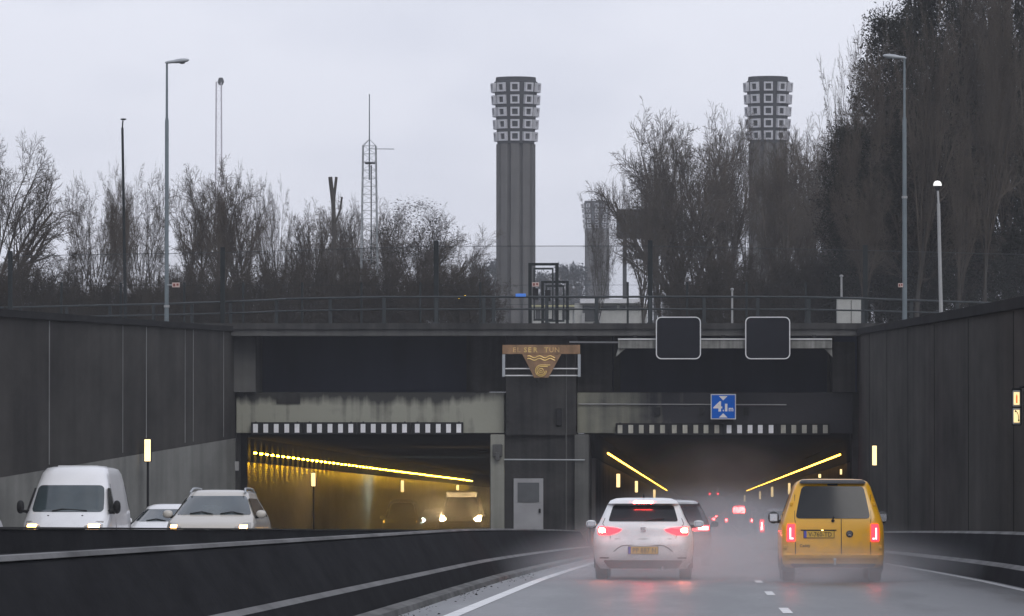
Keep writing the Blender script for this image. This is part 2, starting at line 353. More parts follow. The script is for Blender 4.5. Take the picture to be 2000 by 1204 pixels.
for x0, x1 in ((-62, -11.0), (-1.4, 12)):
    mb = MB(); n = 40; rs = []
    for i in range(n+1):
        x = x0+(x1-x0)*i/n if x0 < -10 else -1.6+9.5*i/n; h = 2.35+0.35*math.sin(i*0.9)+0.25*math.sin(i*2.3+1)
        ed = min(1, i/4, (n-i)/4+ (1 if x1 > 10 else 0)); h = GZ+(h-GZ)*max(0.05, ed)
        rs.append([(x, 196, GZ-0.05), (x, 203, h), (x, 209, h+0.15), (x, 218, GZ-0.05)])
    k_ = mb.rings(rs).build('grass_bank', M['bank'], None); k_['kind'] = 'structure'
# retaining walls of the cutting
LX, RX = -16.23, 5.62
def wall_run(x0, x1, ztop, zbot, ys, m, name, parent):
    mb = MB(); rs = [[(x0, y, ztop(y)), (x1, y, ztop(y)), (x1, y, zbot(y)), (x0, y, zbot(y))] for y in ys]
    return mb.rings(rs).build(name, m, parent)
WY = [-30, 20, 60, 90, 120, 151.9]
wl = thing('retaining_wall', 'tall dark panelled retaining wall with a pale washed base, left of the oncoming cars', 'wall', (LX, 100, road_z(100)))
wall_run(LX-0.75, LX, lambda y: 1.02, lambda y: -2.72, WY, M['soot_wall'], 'upper_wall', wl)
wall_run(LX-0.75, LX+0.004, lambda y: -2.723, lambda y: road_z(y)-0.4, WY, M['wall_pale'], 'washed_base', wl)
wall_run(LX-0.85, LX+0.10, lambda y: 1.20, lambda y: 1.023, WY, M['coping'], 'coping', wl)
M['joint'] = stained('pale_joint_sealant', (0.34, 0.34, 0.34), (0.10, 0.10, 0.10), streak=0.8, bias=0.5)
for py_ in (88.0, 97.6, 107.2, 121.0, 126.2, 135.8, 138.0, 146.9):
    w = 0.05 if py_ in (107.2, 126.2) else 0.035
    MB().box(LX-0.01, LX+0.012, py_-w, py_+w, -2.6, 1.0).build('joint_strip', M['joint'], wl)
wr = thing('retaining_wall', 'tall dark streaked retaining wall on the right, beside the yellow van', 'wall', (RX, 100, road_z(100)))
wall_run(RX, RX+0.75, lambda y: 0.90, lambda y: road_z(y)-0.4, WY, M['soot_wall'], 'upper_wall', wr)
wall_run(RX-0.10, RX+0.85, lambda y: 1.10, lambda y: 0.903, WY, M['coping'], 'coping', wr)
for py_ in (64.0, 76.8, 89.6, 102.4, 115.2, 128.0, 140.8):
    MB().box(RX-0.008, RX+0.01, py_-0.035, py_+0.035, -4.6, 0.88).build('joint_strip', M['tube_dark'], wr)

# ---------------------------------------------------------------- the tunnel portal
tp = thing('tunnel_portal', 'sooty concrete twin tunnel portal with stained pale lintels over both mouths', 'tunnel entrance', (-5.5, 151, road_z(151)))
a = P(420, 632, 149); b = P(1672, 643, 149)
MB().box(LX-2.5, RX+1.5, 149.0, 153.5, b.z, a.z).build('deck_slab', M['soot'], tp)
c = P(1000, 656, 149)
MB().box(LX-0.2, RX+0.2, 149.12, 153.5, c.z, b.z-0.003).build('fascia', M['fascia'], tp)
ZU = c.z-0.003                       # underside of the deck
zl1 = P(0, 767, 150.5).z; zl0 = P(0, 846, 150.5).z
# upper back panels in the recess
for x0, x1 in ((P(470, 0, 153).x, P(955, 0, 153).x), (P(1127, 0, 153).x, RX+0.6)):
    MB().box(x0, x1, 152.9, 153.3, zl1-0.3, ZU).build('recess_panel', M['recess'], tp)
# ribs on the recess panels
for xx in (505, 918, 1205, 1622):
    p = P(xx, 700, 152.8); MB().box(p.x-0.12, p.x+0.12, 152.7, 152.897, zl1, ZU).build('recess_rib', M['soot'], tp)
# lintels
def lintel(px0, px1, m):
    x0 = P(px0, 0, 150.5).x; x1 = P(px1, 0, 150.5).x
    mb = MB().box(x0, x1, 150.5, 152.6, zl0, zl1, 0.02)
    return mb.build('lintel', m, tp)
lintel(462, 985, M['lintel']); lintel(1127, 1664, M['lintel_soot'])
p = P(540, 768, 150.47); q = P(586, 789, 150.47)
MB().box(p.x, q.x, 150.45, 150.498, q.z, p.z).build('dark_plate', M['soot'], tp)
for x0, x1 in ((1278, 1290), (1366, 1374), (1452, 1462)):
    bx(P(x0, 796, 150.4), P(x1, 812, 150.4), 0.098).build('cable_box', M['black'], tp)
# piers
px0 = P(955, 0, 150.0).x; px1 = P(1152, 0, 150.0).x
ux0 = P(988, 0, 150.0).x; ux1 = P(1125, 0, 150.0).x
MB().box(ux0, ux1, 150.0, 153.2, zl0-0.05, ZU).build('central_pier', M['soot'], tp)
MB().box(P(957, 0, 150.2).x, P(1152, 0, 150.2).x, 150.2, 153.2, road_z(150)-0.3, zl0-0.053).build('pier_base', M['soot'], tp)
bx(P(958, 849, 150.0), P(985, 1045, 150.0), 0.197, 0.015).build('pale_column', M['column'], tp)
bx(P(1122, 849, 150.0), P(1150, 1060, 150.0), 0.197, 0.015).build('pale_column', M['column_dark'], tp)
bx(P(920, 657.5, 151.5), P(987, 766, 151.5), 1.19).build('upper_column', M['soot'], tp)
bx(P(1128, 657.5, 151.5), P(1195, 766, 151.5), 1.19).build('upper_column', M['soot'], tp)
bx(P(452, 657.5, 150.2), P(499, 766, 150.2), 2.4).build('end_column', M['fascia'], tp)
bx(P(1626, 668, 150.2), P(1670, 766, 150.2), 2.4).build('end_column', M['soot'], tp)
bx(P(446, 767, 150.7), P(461.5, 1060, 150.7), 2.2).build('end_column', M['soot'], tp)
bx(P(461.8, 847, 151), P(470, 1060, 151), 2.2).build('end_column', M['soot'], tp)
bx(P(1664.6, 767, 150.7), P(1678, 1060, 150.7), 2.4).build('end_column', M['soot'], tp)
# door in the pier
d = px_box(1003, 935, 1061, 1045, 150.1, 0.095, 0.01).build('door', M['door'], tp)
px_box(1011, 943, 1053, 981, 150.07, 0.027).build('door_window', M['pane'], d)
px_box(1052, 994, 1056, 1002, 150.05, 0.045).build('handle', M['black'], d)
# pipes and small fittings
pr = 0.028
MB().tube(P(985, 898, 149.9), P(1142, 899, 149.9), pr, n=8).build('pipe', M['steel'], tp)
MB().tube(P(1106, 690, 149.93), P(1106, 1045, 149.93), 0.025, n=8).build('pipe', M['fascia'], tp)
MB().tube(P(1130, 789.5, 150.42), P(1536, 791, 150.42), 0.02, n=8).build('cable_tray', M['post_pale'], tp)
MB().tube(P(1112, 668.5, 149.6), P(1207, 669, 149.6), 0.03, n=8).build('pipe', M['rim_white'], tp)
px_box(1086, 798, 1098, 832, 149.85, 0.145, 0.02).build('junction_box', M['black'], tp)
px_box(453, 902, 466, 920, 150.5, 0.2, 0.02).build('junction_box', M['post_pale'], tp)
m_ = MB(); 
px_box(962, 868, 981, 893, 149.88, 0.117, 0.03, m_); px_box(967, 884, 976, 900, 149.8, 0.078, 0.02, m_)
m_.build('camera_box', M['fascia'], tp)
for k in range(6):
    px_box(989+k*0.2, 778+k*11, 994, 782+k*11, 149.97, 0.028, 0, None).build('step_iron', M['black'], tp)

# tunnel tubes
TY = [152.7, 160, 166, 200, 260, 340, 450, 600, 760, 900]
def tube(x0, x1, name_label, tile):
    t = thing('tunnel_tube', name_label, 'tunnel', ((x0+x1)/2, 153, road_z(153)))
    for s, x in ((-1, x0), (1, x1)):
        xo = x+s*0.4
        lo, hi = min(x, xo), max(x, xo)
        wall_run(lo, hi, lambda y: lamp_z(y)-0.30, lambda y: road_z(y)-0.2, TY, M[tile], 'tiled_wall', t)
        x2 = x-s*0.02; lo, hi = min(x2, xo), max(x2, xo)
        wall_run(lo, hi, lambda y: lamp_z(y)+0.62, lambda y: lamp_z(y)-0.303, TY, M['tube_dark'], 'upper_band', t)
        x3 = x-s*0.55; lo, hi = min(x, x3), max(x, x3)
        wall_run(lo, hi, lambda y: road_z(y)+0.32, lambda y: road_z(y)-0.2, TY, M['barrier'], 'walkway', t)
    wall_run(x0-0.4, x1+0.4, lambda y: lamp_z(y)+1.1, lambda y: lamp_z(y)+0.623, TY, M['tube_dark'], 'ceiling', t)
    MB().box(x0-0.4, x1+0.4, 899, 899.4, road_z(900)-1, lamp_z(900)+1).build('light_cap', M['tube_dark'], t)  # added cap that keeps outside light out; the tunnel itself runs on
    return t
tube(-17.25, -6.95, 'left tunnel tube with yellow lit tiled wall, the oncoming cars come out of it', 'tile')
tube(-3.62, 5.80, 'right tunnel tube filled with grey mist that our traffic drives into', 'tile_soot_dim')

# strip lamps
def lamp_row(x, y0, dy, n, length, label, group, sx, mt='amber_soft'):
    lm = MB().box(-0.028, 0.028, -length/2, length/2, -0.03, 0.03, 0.008).build('strip_lamp', M[mt], None)
    for i in range(n):
        o = lm if i == 0 else lm.copy()
        if i: COL.objects.link(o)
        y = y0+i*dy
        o.location = (x, y, lamp_z(y)); o.rotation_euler = (-0.0346, 0, 0)
        tag(o, label, 'lamp', group)
lamp_row(-17.0, 165.0, 2.24, 72, 0.62, 'small amber tunnel lamp in the long dotted row on the left tube wall', 'amber lamps on the left tube wall', 1, 'amber')
lamp_row(-3.42, 166.0, 3.2, 100, 2.6, 'amber strip lamp in the row on the pier side wall of the right tube', 'amber lamps on the pier side of the right tube', 1)
lamp_row(5.55, 169.0, 3.2, 100, 2.1, 'amber strip lamp in the row on the outer wall of the right tube', 'amber lamps on the outer side of the right tube', -1)

# lit emergency signs
def sign_lamp(cx, cy, w, h, Y, label, group, post_to=None, detailed=False):
    c = P(cx, cy, Y); s = Y/F; W = w*s; H = h*s
    t = thing('emergency_sign', label, 'lit sign', (c.x, Y, c.z-H/2), group)
    MB().box(c.x-W/2-0.02, c.x+W/2+0.02, Y+0.02, Y+0.14, c.z-H/2-0.02, c.z+H/2+0.04, 0.008).build('housing', M['black'], t)
    if not detailed:
        MB().box(c.x-W/2, c.x+W/2, Y, Y+0.018, c.z-H/2, c.z+H/2, 0.006).build('lit_panel', M['warm_lamp'], t)
    if post_to:
        MB().tube((c.x, Y+0.1, c.z-H/2-0.02), (c.x, Y+0.1, road_z(Y)+0.2), 0.035).build('post', M['black'], t)
    return t, c, W, H
t, c, W, H = sign_lamp(1985.5, 796, 15, 66, 71.5, 'lit two panel emergency sign with extinguisher and phone symbols at the right edge', None, detailed=True)
MB().tube((c.x+0.05, 71.6, c.z+H/2+0.05), (RX+0.02, 71.6, c.z+H/2+0.10), 0.02).build('bracket', M['black'], t)
for k, (z0, z1) in enumerate(((c.z+0.012, c.z+H/2), (c.z-H/2, c.z-0.012))):
    fr = MB().box(c.x-W/2, c.x+W/2, 71.49, 71.515, z0, z1, 0.008).build('sign_frame', M['lamp_head'], t)
    MB().box(c.x-W/2+0.016, c.x+W/2-0.016, 71.475, 71.489, z0+0.03, z1-0.03, 0.004).build('lit_panel', M['sign_lit'], fr)
    zc = (z0+z1)/2
    if k == 0:
        mb = MB().box(c.x-0.013, c.x+0.013, 71.466, 71.474, zc-0.075, zc+0.05)
        mb.box(c.x-0.006, c.x+0.006, 71.466, 71.474, zc+0.05, zc+0.07).build('extinguisher_symbol', M['sign_orange'], fr)
    else:
        mb = MB(); pts = [(-0.018, 0.085), (-0.006, 0.078), (0.012, 0.055), (0.025, 0.02), (0.030, -0.03), (0.030, -0.07)]
        mb.path([(c.x+u, 71.47, zc+v) for u, v in pts], 0.0065, 5)
        mb.box(c.x-0.030, c.x-0.008, 71.466, 71.474, zc+0.068, zc+0.098); mb.box(c.x+0.020, c.x+0.042, 71.466, 71.474, zc-0.085, zc-0.055)
        mb.build('phone_symbol', M['black'], fr)
sign_lamp(288, 880, 12, 43, 124.6, 'bright upright emergency sign on a post against the left retaining wall', None, True)
sign_lamp(1708, 890, 8.5, 38, 132, 'bright upright emergency sign on the right retaining wall near the tunnel mouth', None, False)
for (cx, cy, w, h, Y, lab) in (
    (612, 937, 8, 26, 187, 'first bright emergency sign on the yellow wall of the left tube, on a dark post'),
    (786, 950, 6, 22, 243, 'second bright emergency sign on the yellow wall of the left tube, above the dark van'),
    (894, 953, 5, 10, 300, 'small third emergency sign on the left tube wall, above the pale roofed van')):
    sign_lamp(cx, cy, w, h, Y, lab, 'emergency signs in the left tube', post_to=(cx < 700))
for (cx, cy, w, h, Y, lab) in (
    (1207.5, 939, 7, 26, 185, 'brightest emergency sign on the pier side wall of the right tube'),
    (1243, 951, 5.5, 22, 245, 'second emergency sign on the pier side of the right tube, above the white hatchback'),
    (1278, 966, 4.5, 18, 330, 'third emergency sign on the pier side of the right tube, just over the hatchback roof'),
    (1642.5, 922, 4, 10, 168, 'tiny emergency sign right of the yellow van roof, in the tunnel mouth'),
    (1601, 930, 5, 7, 190, 'tiny emergency light just over the yellow van roof'),
    (1541.5, 955, 4.5, 22, 255, 'tall thin emergency sign touching the roof corner of the yellow van'),
    (1508, 961, 4.5, 19, 315, 'thin emergency sign left of the yellow van roof'),
    (1484.5, 968, 3.5, 15, 395, 'faint thin emergency sign on the outer tube wall, fourth from the van roof'),
    (1454.5, 974, 3, 12, 520, 'faintest far emergency sign on the outer tube wall above the red brake light')):
    sign_lamp(cx, cy, w, h, Y, lab, 'emergency signs in the right tube')
# red lane signals deep in the right tube
for cx, lab in ((1386.5, 'left lamp of the two small red lane signals under the tunnel ceiling'), (1402, 'right lamp of the two small red lane signals under the tunnel ceiling')):
    c = P(cx, 965, 520)
    t = thing('lane_signal', lab, 'signal', (c.x, 520, c.z), 'red lane signals in the tunnel')
    MB().box(c.x-0.24, c.x+0.24, 520.02, 520.2, c.z-0.35, c.z+0.35).build('housing', M['black'], t)
    MB().lathe([(0.15, 0), (0.15, 0.03)], (c.x, 519.98, c.z), 'y', 12).build('red_light', M['red_lamp'], t)
    MB().tube((c.x, 520.1, c.z+0.35), (c.x, 520.1, lamp_z(520)+0.7), 0.03).build('hanger', M['black'], t)

# height marker boards under the lintels
names_l = ['leftmost black board with five white blocks under the left lintel', 'second black board with five white blocks from the left end of the left lintel',
           'third black board with five white blocks from the left end of the left lintel', 'black board with five white blocks nearest the pier, under the left lintel']
names_r = ['black board with five dirty pale blocks nearest the pier, under the right lintel', 'black board with five dirty pale blocks left of the height limit sign',
           'black board with five pale blocks right below the height limit sign', 'rightmost black board with five pale blocks under the right lintel']
def boards(xs, y0, y1, labels, group, mats):
    Y = 150.25
    for k in range(4):
        five = xs[5*k:5*k+5]
        l = five[0]-9 if k == 0 else (five[0]+xs[5*k-1])/2; r = five[-1]+9 if k == 3 else (five[-1]+xs[5*k+5])/2
        a = P(l+0.3, y0, Y); b = P(r-0.3, y1, Y)
        t = thing('height_marker_board', labels[k], 'marker board', ((a.x+b.x)/2, Y, b.z), group)
        bx(a, b, 0.12, 0.01).build('board', M['black'], t)
        for i in (0, 4):
            p = P(five[i], y0, Y); MB().box(p.x-0.03, p.x+0.03, Y+0.125, Y+0.20, b.z+0.05, p.z+0.02).build('hanger', M['black'], t)
        for x in five: px_box(x-4.6, y0+3.5, x+4.6, y1-3.5, Y-0.02, 0.018).build('white_block', mats[k], t)
xl = [499, 519, 539.5, 560, 580, 604, 624, 644.5, 665, 685, 709, 729, 749.5, 770, 790, 815, 835.5, 856, 876, 896]
xr = [1211, 1232, 1252.5, 1273, 1294, 1317, 1338, 1359, 1379, 1400, 1424, 1444.5, 1465, 1485, 1506, 1530, 1550.5, 1571, 1591.5, 1612]
boards(xl, 825, 849, names_l, 'height marker boards under the left lintel', [M['white_block']]*4)
boards(xr, 827, 850, names_r, 'height marker boards under the right lintel', [M['dirty_block'], M['dirty_block'], M['white_block'], M['dirty_block']])

# ---------------------------------------------------------------- signs on the portal
# tunnel name sign with emblem
Y = 149.3
t = thing('tunnel_name_sign', 'bronze tunnel name sign with gilded waves and spiral in a steel frame on the pier', 'sign', tuple(P(1057, 738, Y)))
px_box(981, 674, 1133, 692, Y, 0.10, 0.01).build('name_panel', M['bronze'], t)
poly = [P(x, y, Y) for x, y in ((1020, 692.3), (1096, 692.3), (1089, 705), (1071, 738), (1043, 738), (1027, 705))]
MB().prism([(v.x, v.z) for v in poly], Y+0.0, Y+0.10).build('emblem_panel', M['bronze'], t)
for x in (981, 1128.5): px_box(x, 692.5, x+5.5, 736, Y+0.02, 0.07).build('frame_post', M['lamp_head'], t)
for y in (719.5, 733): MB().tube(P(986.5, y+1, Y+0.13), P(1128.5, y+1, Y+0.13), 0.024).build('frame_rail', M['rim_white'], t)
for x in (990, 1122): px_box(x-3, 678, x+3, 684, Y+0.10, 0.6).build('wall_bracket', M['black'], t)
for ch, x, m in (('E', 1004.5, 'gold_worn'), ('L', 1013, 'gold_worn'), ('S', 1026, 'gold'), ('E', 1034.5, 'gold'), ('R', 1045.5, 'gold'), ('T', 1067, 'gold'), ('U', 1077, 'gold_worn'), ('N', 1088, 'gold_worn')):
    p = P(x, 688.2, Y-0.012); text_into(MB(), ch, p.x, p.y, p.z, 9.3*Y/F, bold=0.004).build('letter', M[m], t)
def wave(y):
    pts = []
    for k in range(41):
        u = k/40; x = 1030+u*54
        pts.append(P(x, y-1.9*math.cos(u*math.pi*5.2-0.9), Y-0.01))
    return pts
for y in (697.5, 702.5): MB().path(wave(y), 0.021, 5).build('wave', M['gold'], t)
def arm(r0, yt, xt):
    cx, cy = 1056.5, 724.5; pts = []
    for k in range(33):
        a = math.pi*0.02+k/32*math.pi*1.5-math.pi*0.02
        pts.append(P(cx+r0*math.cos(a), cy+r0*math.sin(a), Y-0.01))
    pts.append(P(xt, cy-r0, Y-0.01)); return pts
m_ = MB(); m_.path(arm(8.0, 0, 1070), 0.020, 5); m_.path(arm(10.8, 0, 1075), 0.020, 5)
m_.path([P(1056.5+4.4*math.cos(a*math.pi/10), 724.5+4.4*math.sin(a*math.pi/10), Y-0.01) for a in range(21)], 0.020, 5)
m_.lathe([(0.03, -0.02), (0.03, 0.0)], tuple(P(1056.5, 724.5, Y)), 'y', 10)
m_.build('spiral_emblem', M['gold'], t)

# clearance sign
Y = 149.9
t = thing('clearance_sign', 'blue height limit sign reading 4.1m between two white triangles', 'road sign', tuple(P(1412.5, 819, Y)))
px_box(1388, 770, 1437.5, 819.5, Y, 0.03, 0.008).build('sign_border', M['rim_white'], t)
px_box(1390, 772, 1435.5, 817.5, Y-0.006, 0.005).build('sign_face', M['blue_sign'], t)
for tri in (((1404, 774), (1421, 774), (1412.5, 782.5)), ((1404, 816), (1421, 816), (1412.5, 807.5))):
    v = [P(x, y, Y-0.01) for x, y in tri]; MB().prism([(q.x, q.z) for q in v], Y-0.011, Y-0.007).build('triangle', M['sign_white'], t)
s = Y/F
for ch, x, yb, h, w, bold in (('4', 1402, 803.5, 19, 17.5, 0.012), ('.', 1412.8, 803.5, 16, 2.6, 0.006), ('1', 1418.3, 803.5, 14.5, 4.8, 0.008), ('m', 1427.8, 803.5, 9.5, 9, 0.006)):
    p = P(x, yb, Y-0.01); mb = text_into(MB(), ch, p.x, p.y, p.z, h*s*(1.0 if ch != 'm' else 1.0), bold=bold, width=w*s); 
    xs = [v[0] for v in mb.v]; sh = p.x-(min(xs)+max(xs))/2; mb.v = [(v[0]+sh, v[1], v[2]) for v in mb.v]
    mb.build('numeral' if ch in '41' else 'letter', M['sign_white'], t)
for x in (1397, 1428): px_box(x-2, 775, x+2, 815, Y+0.032, 0.565).build('bracket', M['black'], t)

# gantry beam and the two matrix signs
Y = 148.4
t = thing('gantry_beam', 'weathered pale steel beam under the deck that carries the matrix signs', 'beam', tuple(P(1415, 682, Y)))
px_box(1207, 664, 1625, 681, Y+0.3, 0.25, 0.01).build('beam', M['beam_pale'], t)
px_box(1207, 661.5, 1625, 663.8, Y+0.25, 0.35).build('top_flange', M['rim_white'], t)
for xs in ((1207, 1222, 1202), (1625, 1610, 1626)):
    v = [P(xs[0], 681.2, Y+0.4), P(xs[1], 681.2, Y+0.4), P(xs[2], 698, Y+0.4)]
    MB().prism([(q.x, q.z) for q in v], Y+0.38, Y+0.48).build('end_bracket', M['beam_pale'], t)
for x in (1240, 1412, 1590): px_box(x-4, 655, x+4, 661, Y+0.35, 0.2).build('hanger', M['black'], t)
def rrect(x0, x1, z0, z1, r, n=6):
    pts = []
    for cx, cz, a0 in ((x1-r, z1-r, 0), (x0+r, z1-r, 90), (x0+r, z0+r, 180), (x1-r, z0+r, 270)):
        for k in range(n+1): a = R(a0+90*k/n); pts.append((cx+r*math.cos(a), cz+r*math.sin(a)))
    return pts
for x0, x1, lab in ((1281, 1369, 'switched off black matrix sign with a white rim, the one nearer the emblem sign'), (1455.5, 1543.5, 'switched off black matrix sign with a white rim, the one nearer the right wall')):
    a = P(x0, 619, Y); b = P(x1, 702, Y)
    t = thing('matrix_sign', lab, 'matrix sign', ((a.x+b.x)/2, Y, b.z), 'matrix signs over the right tube')
    outer = rrect(a.x, b.x, b.z, a.z, 0.19); inner = rrect(a.x+0.035, b.x-0.035, b.z+0.035, a.z-0.035, 0.16)
    n = len(outer); mb = MB()
    rs = [[(x, Y, z) for x, z in outer], [(x, Y, z) for x, z in inner], [(x, Y+0.02, z) for x, z in inner], [(x, Y+0.02, z) for x, z in outer]]
    mb.rings(rs+[rs[0]], cap0=False, cap1=False).build('white_rim', M['rim_white'], t)
    MB().prism(inner, Y+0.004, Y+0.021).build('screen', M['screen'], t)
    MB().prism(outer, Y+0.022, Y+0.24).build('housing', M['black'], t)
# ---------------------------------------------------------------- on top of the portal
def line_at(table, px):
    for (a, ya), (b, yb) in zip(table[:-1], table[1:]):
        if a <= px <= b: return ya+(yb-ya)*(px-a)/(b-a)
    return table[-1][1]
RAILP = [(-40, 180), (300, 168), (470, 160), (560, 154), (750, 149.6), (1000, 149.3), (1300, 149.3), (1560, 150.2), (1690, 154), (1900, 164), (2060, 172)]
def ground_pt(px, Y, z): v = P(px, 600, Y); return Vector((v.x, Y, z))
t = thing('railing', 'long dark two rail handrail with square posts running along the top of the tunnel portal', 'railing', tuple(ground_pt(1000, 149.3, 1.3)))
for zr, r in ((2.22, 0.038), (1.79, 0.030)):
    pts = [ground_pt(px, Y, zr) for px, Y in RAILP]
    MB().path(pts, r, 8).build('rail', M['railing'], t)
for px in (40, 130, 215, 300, 375, 450, 540, 645, 750, 852, 945, 964, 1068, 1165, 1270, 1375, 1480, 1580, 1685, 1780, 1870, 1960):
    Y = line_at(RAILP, px); v = ground_pt(px, Y, 0)
    mb = MB().box(v.x-0.06, v.x+0.06, Y-0.04, Y+0.04, 0.9, 2.18, 0.008)
    mb.box(v.x-0.11, v.x+0.11, Y-0.09, Y+0.09, 1.296, 1.33)
    mb.build('post', M['railing'], t)
TALL = [(20, 166), (435, 161), (852, 152.5), (1270, 152.5), (1690, 159), (2112, 168)]
t = thing('mesh_fence', 'tall fine wire mesh fence on thick dark posts behind the portal handrail', 'fence', tuple(ground_pt(1000, 152.5, 1.0)))
tops = {}
for px, Y in TALL:
    v = ground_pt(px, Y, 0); MB().box(v.x-0.085, v.x+0.085, Y-0.07, Y+0.07, 0.9, 4.27, 0.012).build('post', M['dark_metal'], t)
for (a, ya), (b, yb) in zip(TALL[:-1], TALL[1:]):
    p = ground_pt(a, ya, 0); q = ground_pt(b, yb, 0)
    MB().add([(p.x, ya, 1.3), (q.x, yb, 1.3), (q.x, yb, 4.05), (p.x, ya, 4.05), (p.x, ya+0.02, 1.3), (q.x, yb+0.02, 1.3), (q.x, yb+0.02, 4.05), (p.x, ya+0.02, 4.05)], [(0, 1, 2, 3), (7, 6, 5, 4)]).build('mesh_panel', M['mesh_wire'], t)
    MB().tube((p.x, ya, 4.07), (q.x, yb, 4.07), 0.012, n=5).build('top_wire', M['railing'], t)
t = thing('wire_fence', 'low wire fence on thin dark posts, behind the tall mesh fence', 'fence', tuple(ground_pt(800, 176, 0.95)))
fx = (120, 236, 360, 475, 590, 706, 821, 938, 1226, 1342, 1458, 1574, 1684)
for px in fx:
    v = ground_pt(px, 176, 0); MB().box(v.x-0.045, v.x+0.045, 175.96, 176.04, 0.9, 3.22).build('post', M['dark_metal'], t)
for z in (1.5, 2.3, 3.1): MB().tube(ground_pt(120, 176.06, z), ground_pt(1684, 176.06, z), 0.008, n=4).build('wire', M['dark_metal'], t)

def frame_gate(x0, x1, y0, y1, Y, label, bar):
    a = P(x0, y0, Y); b = P(x1, y1, Y)
    t = thing('steel_gate', label, 'gate', ((a.x+b.x)/2, Y, 1.3))
    for x in (a.x, b.x-bar): MB().box(x, x+bar, Y-0.05, Y+0.05, 1.29, a.z).build('gate_post', M['dark_metal'], t)
    MB().box(a.x+bar+0.002, b.x-bar-0.002, Y-0.05, Y+0.05, a.z-bar*0.8, a.z).build('cross_bar', M['dark_metal'], t)
    m = MB(); i = bar+0.06; w = 0.06
    m.box(a.x+i, a.x+i+w, Y-0.02, Y+0.02, 1.40, a.z-bar-0.05); m.box(b.x-i-w, b.x-i, Y-0.02, Y+0.02, 1.40, a.z-bar-0.05)
    m.box(a.x+i+w+0.001, b.x-i-w-0.001, Y-0.02, Y+0.02, 1.40, 1.47); m.box(a.x+i+w+0.001, b.x-i-w-0.001, Y-0.02, Y+0.02, a.z-bar-0.12, a.z-bar-0.05)
    leaf = m.build('gate_leaf', M['railing'], t)
    MB().box(a.x+i-0.02, a.x+i+0.18, Y-0.06, Y-0.022, 2.15, 2.55, 0.01).build('lock_box', M['black'], leaf)
    return t, a, b
t, a, b = frame_gate(1032, 1091, 514, 628, 150.8, 'tall dark steel gate frame standing open on the tunnel deck', 0.115)
t2, a2, b2 = frame_gate(1057, 1111, 549, 628, 155.0, 'lower dark steel gate frame just behind the tall gate', 0.10)
p = P(1046, 556, 150.6)
def small_plate(p, w, h, label, parent=None):
    t = thing('warning_plate', label, 'plate', (p.x, p.y, p.z-h/2))
    MB().box(p.x-w/2, p.x+w/2, p.y, p.y+0.02, p.z-h/2, p.z+h/2, 0.005).build('plate', M['orange_tag'], t)
    m = MB(); m.box(p.x-w*0.36, p.x-w*0.08, p.y-0.006, p.y-0.001, p.z-h*0.3, p.z+h*0.3); m.box(p.x+w*0.08, p.x+w*0.36, p.y-0.006, p.y-0.001, p.z-h*0.15, p.z+h*0.32)
    m.build('ink_marks', M['tag_ink'], t); return t
tt = small_plate(p, 0.25, 0.145, 'small pinkish plate fixed inside the tall gate frame')
MB().box(p.x-0.14, p.x-0.125, p.y+0.0, p.y+0.25, p.z-0.03, p.z+0.03).build('clip', M['black'], tt)
tt = small_plate(P(343.5, 557, 150.2), 0.27, 0.165, 'small white and red plate beside the tall left street lamp')
v = P(343.5, 557, 150.3); MB().tube((v.x-0.31, 150.25, v.z), (v.x+0.1, 150.25, v.z), 0.02).build('clip', M['steel'], tt)
tt = small_plate(P(1759, 557.5, 149.9), 0.17, 0.14, 'small orange plate clipped to the right street lamp pole')
p = P(1017, 577, 149.2); MB().box(p.x-0.18, p.x+0.18, 149.2, 149.245, p.z-0.055, p.z+0.055, 0.01)
o = MB().box(p.x-0.18, p.x+0.18, 149.21, 149.25, p.z-0.055, p.z+0.055, 0.01).build('blue_plate', M['blue_box'], None); tag(o, 'small bright blue plate on the handrail in front of the big tower', 'plate')

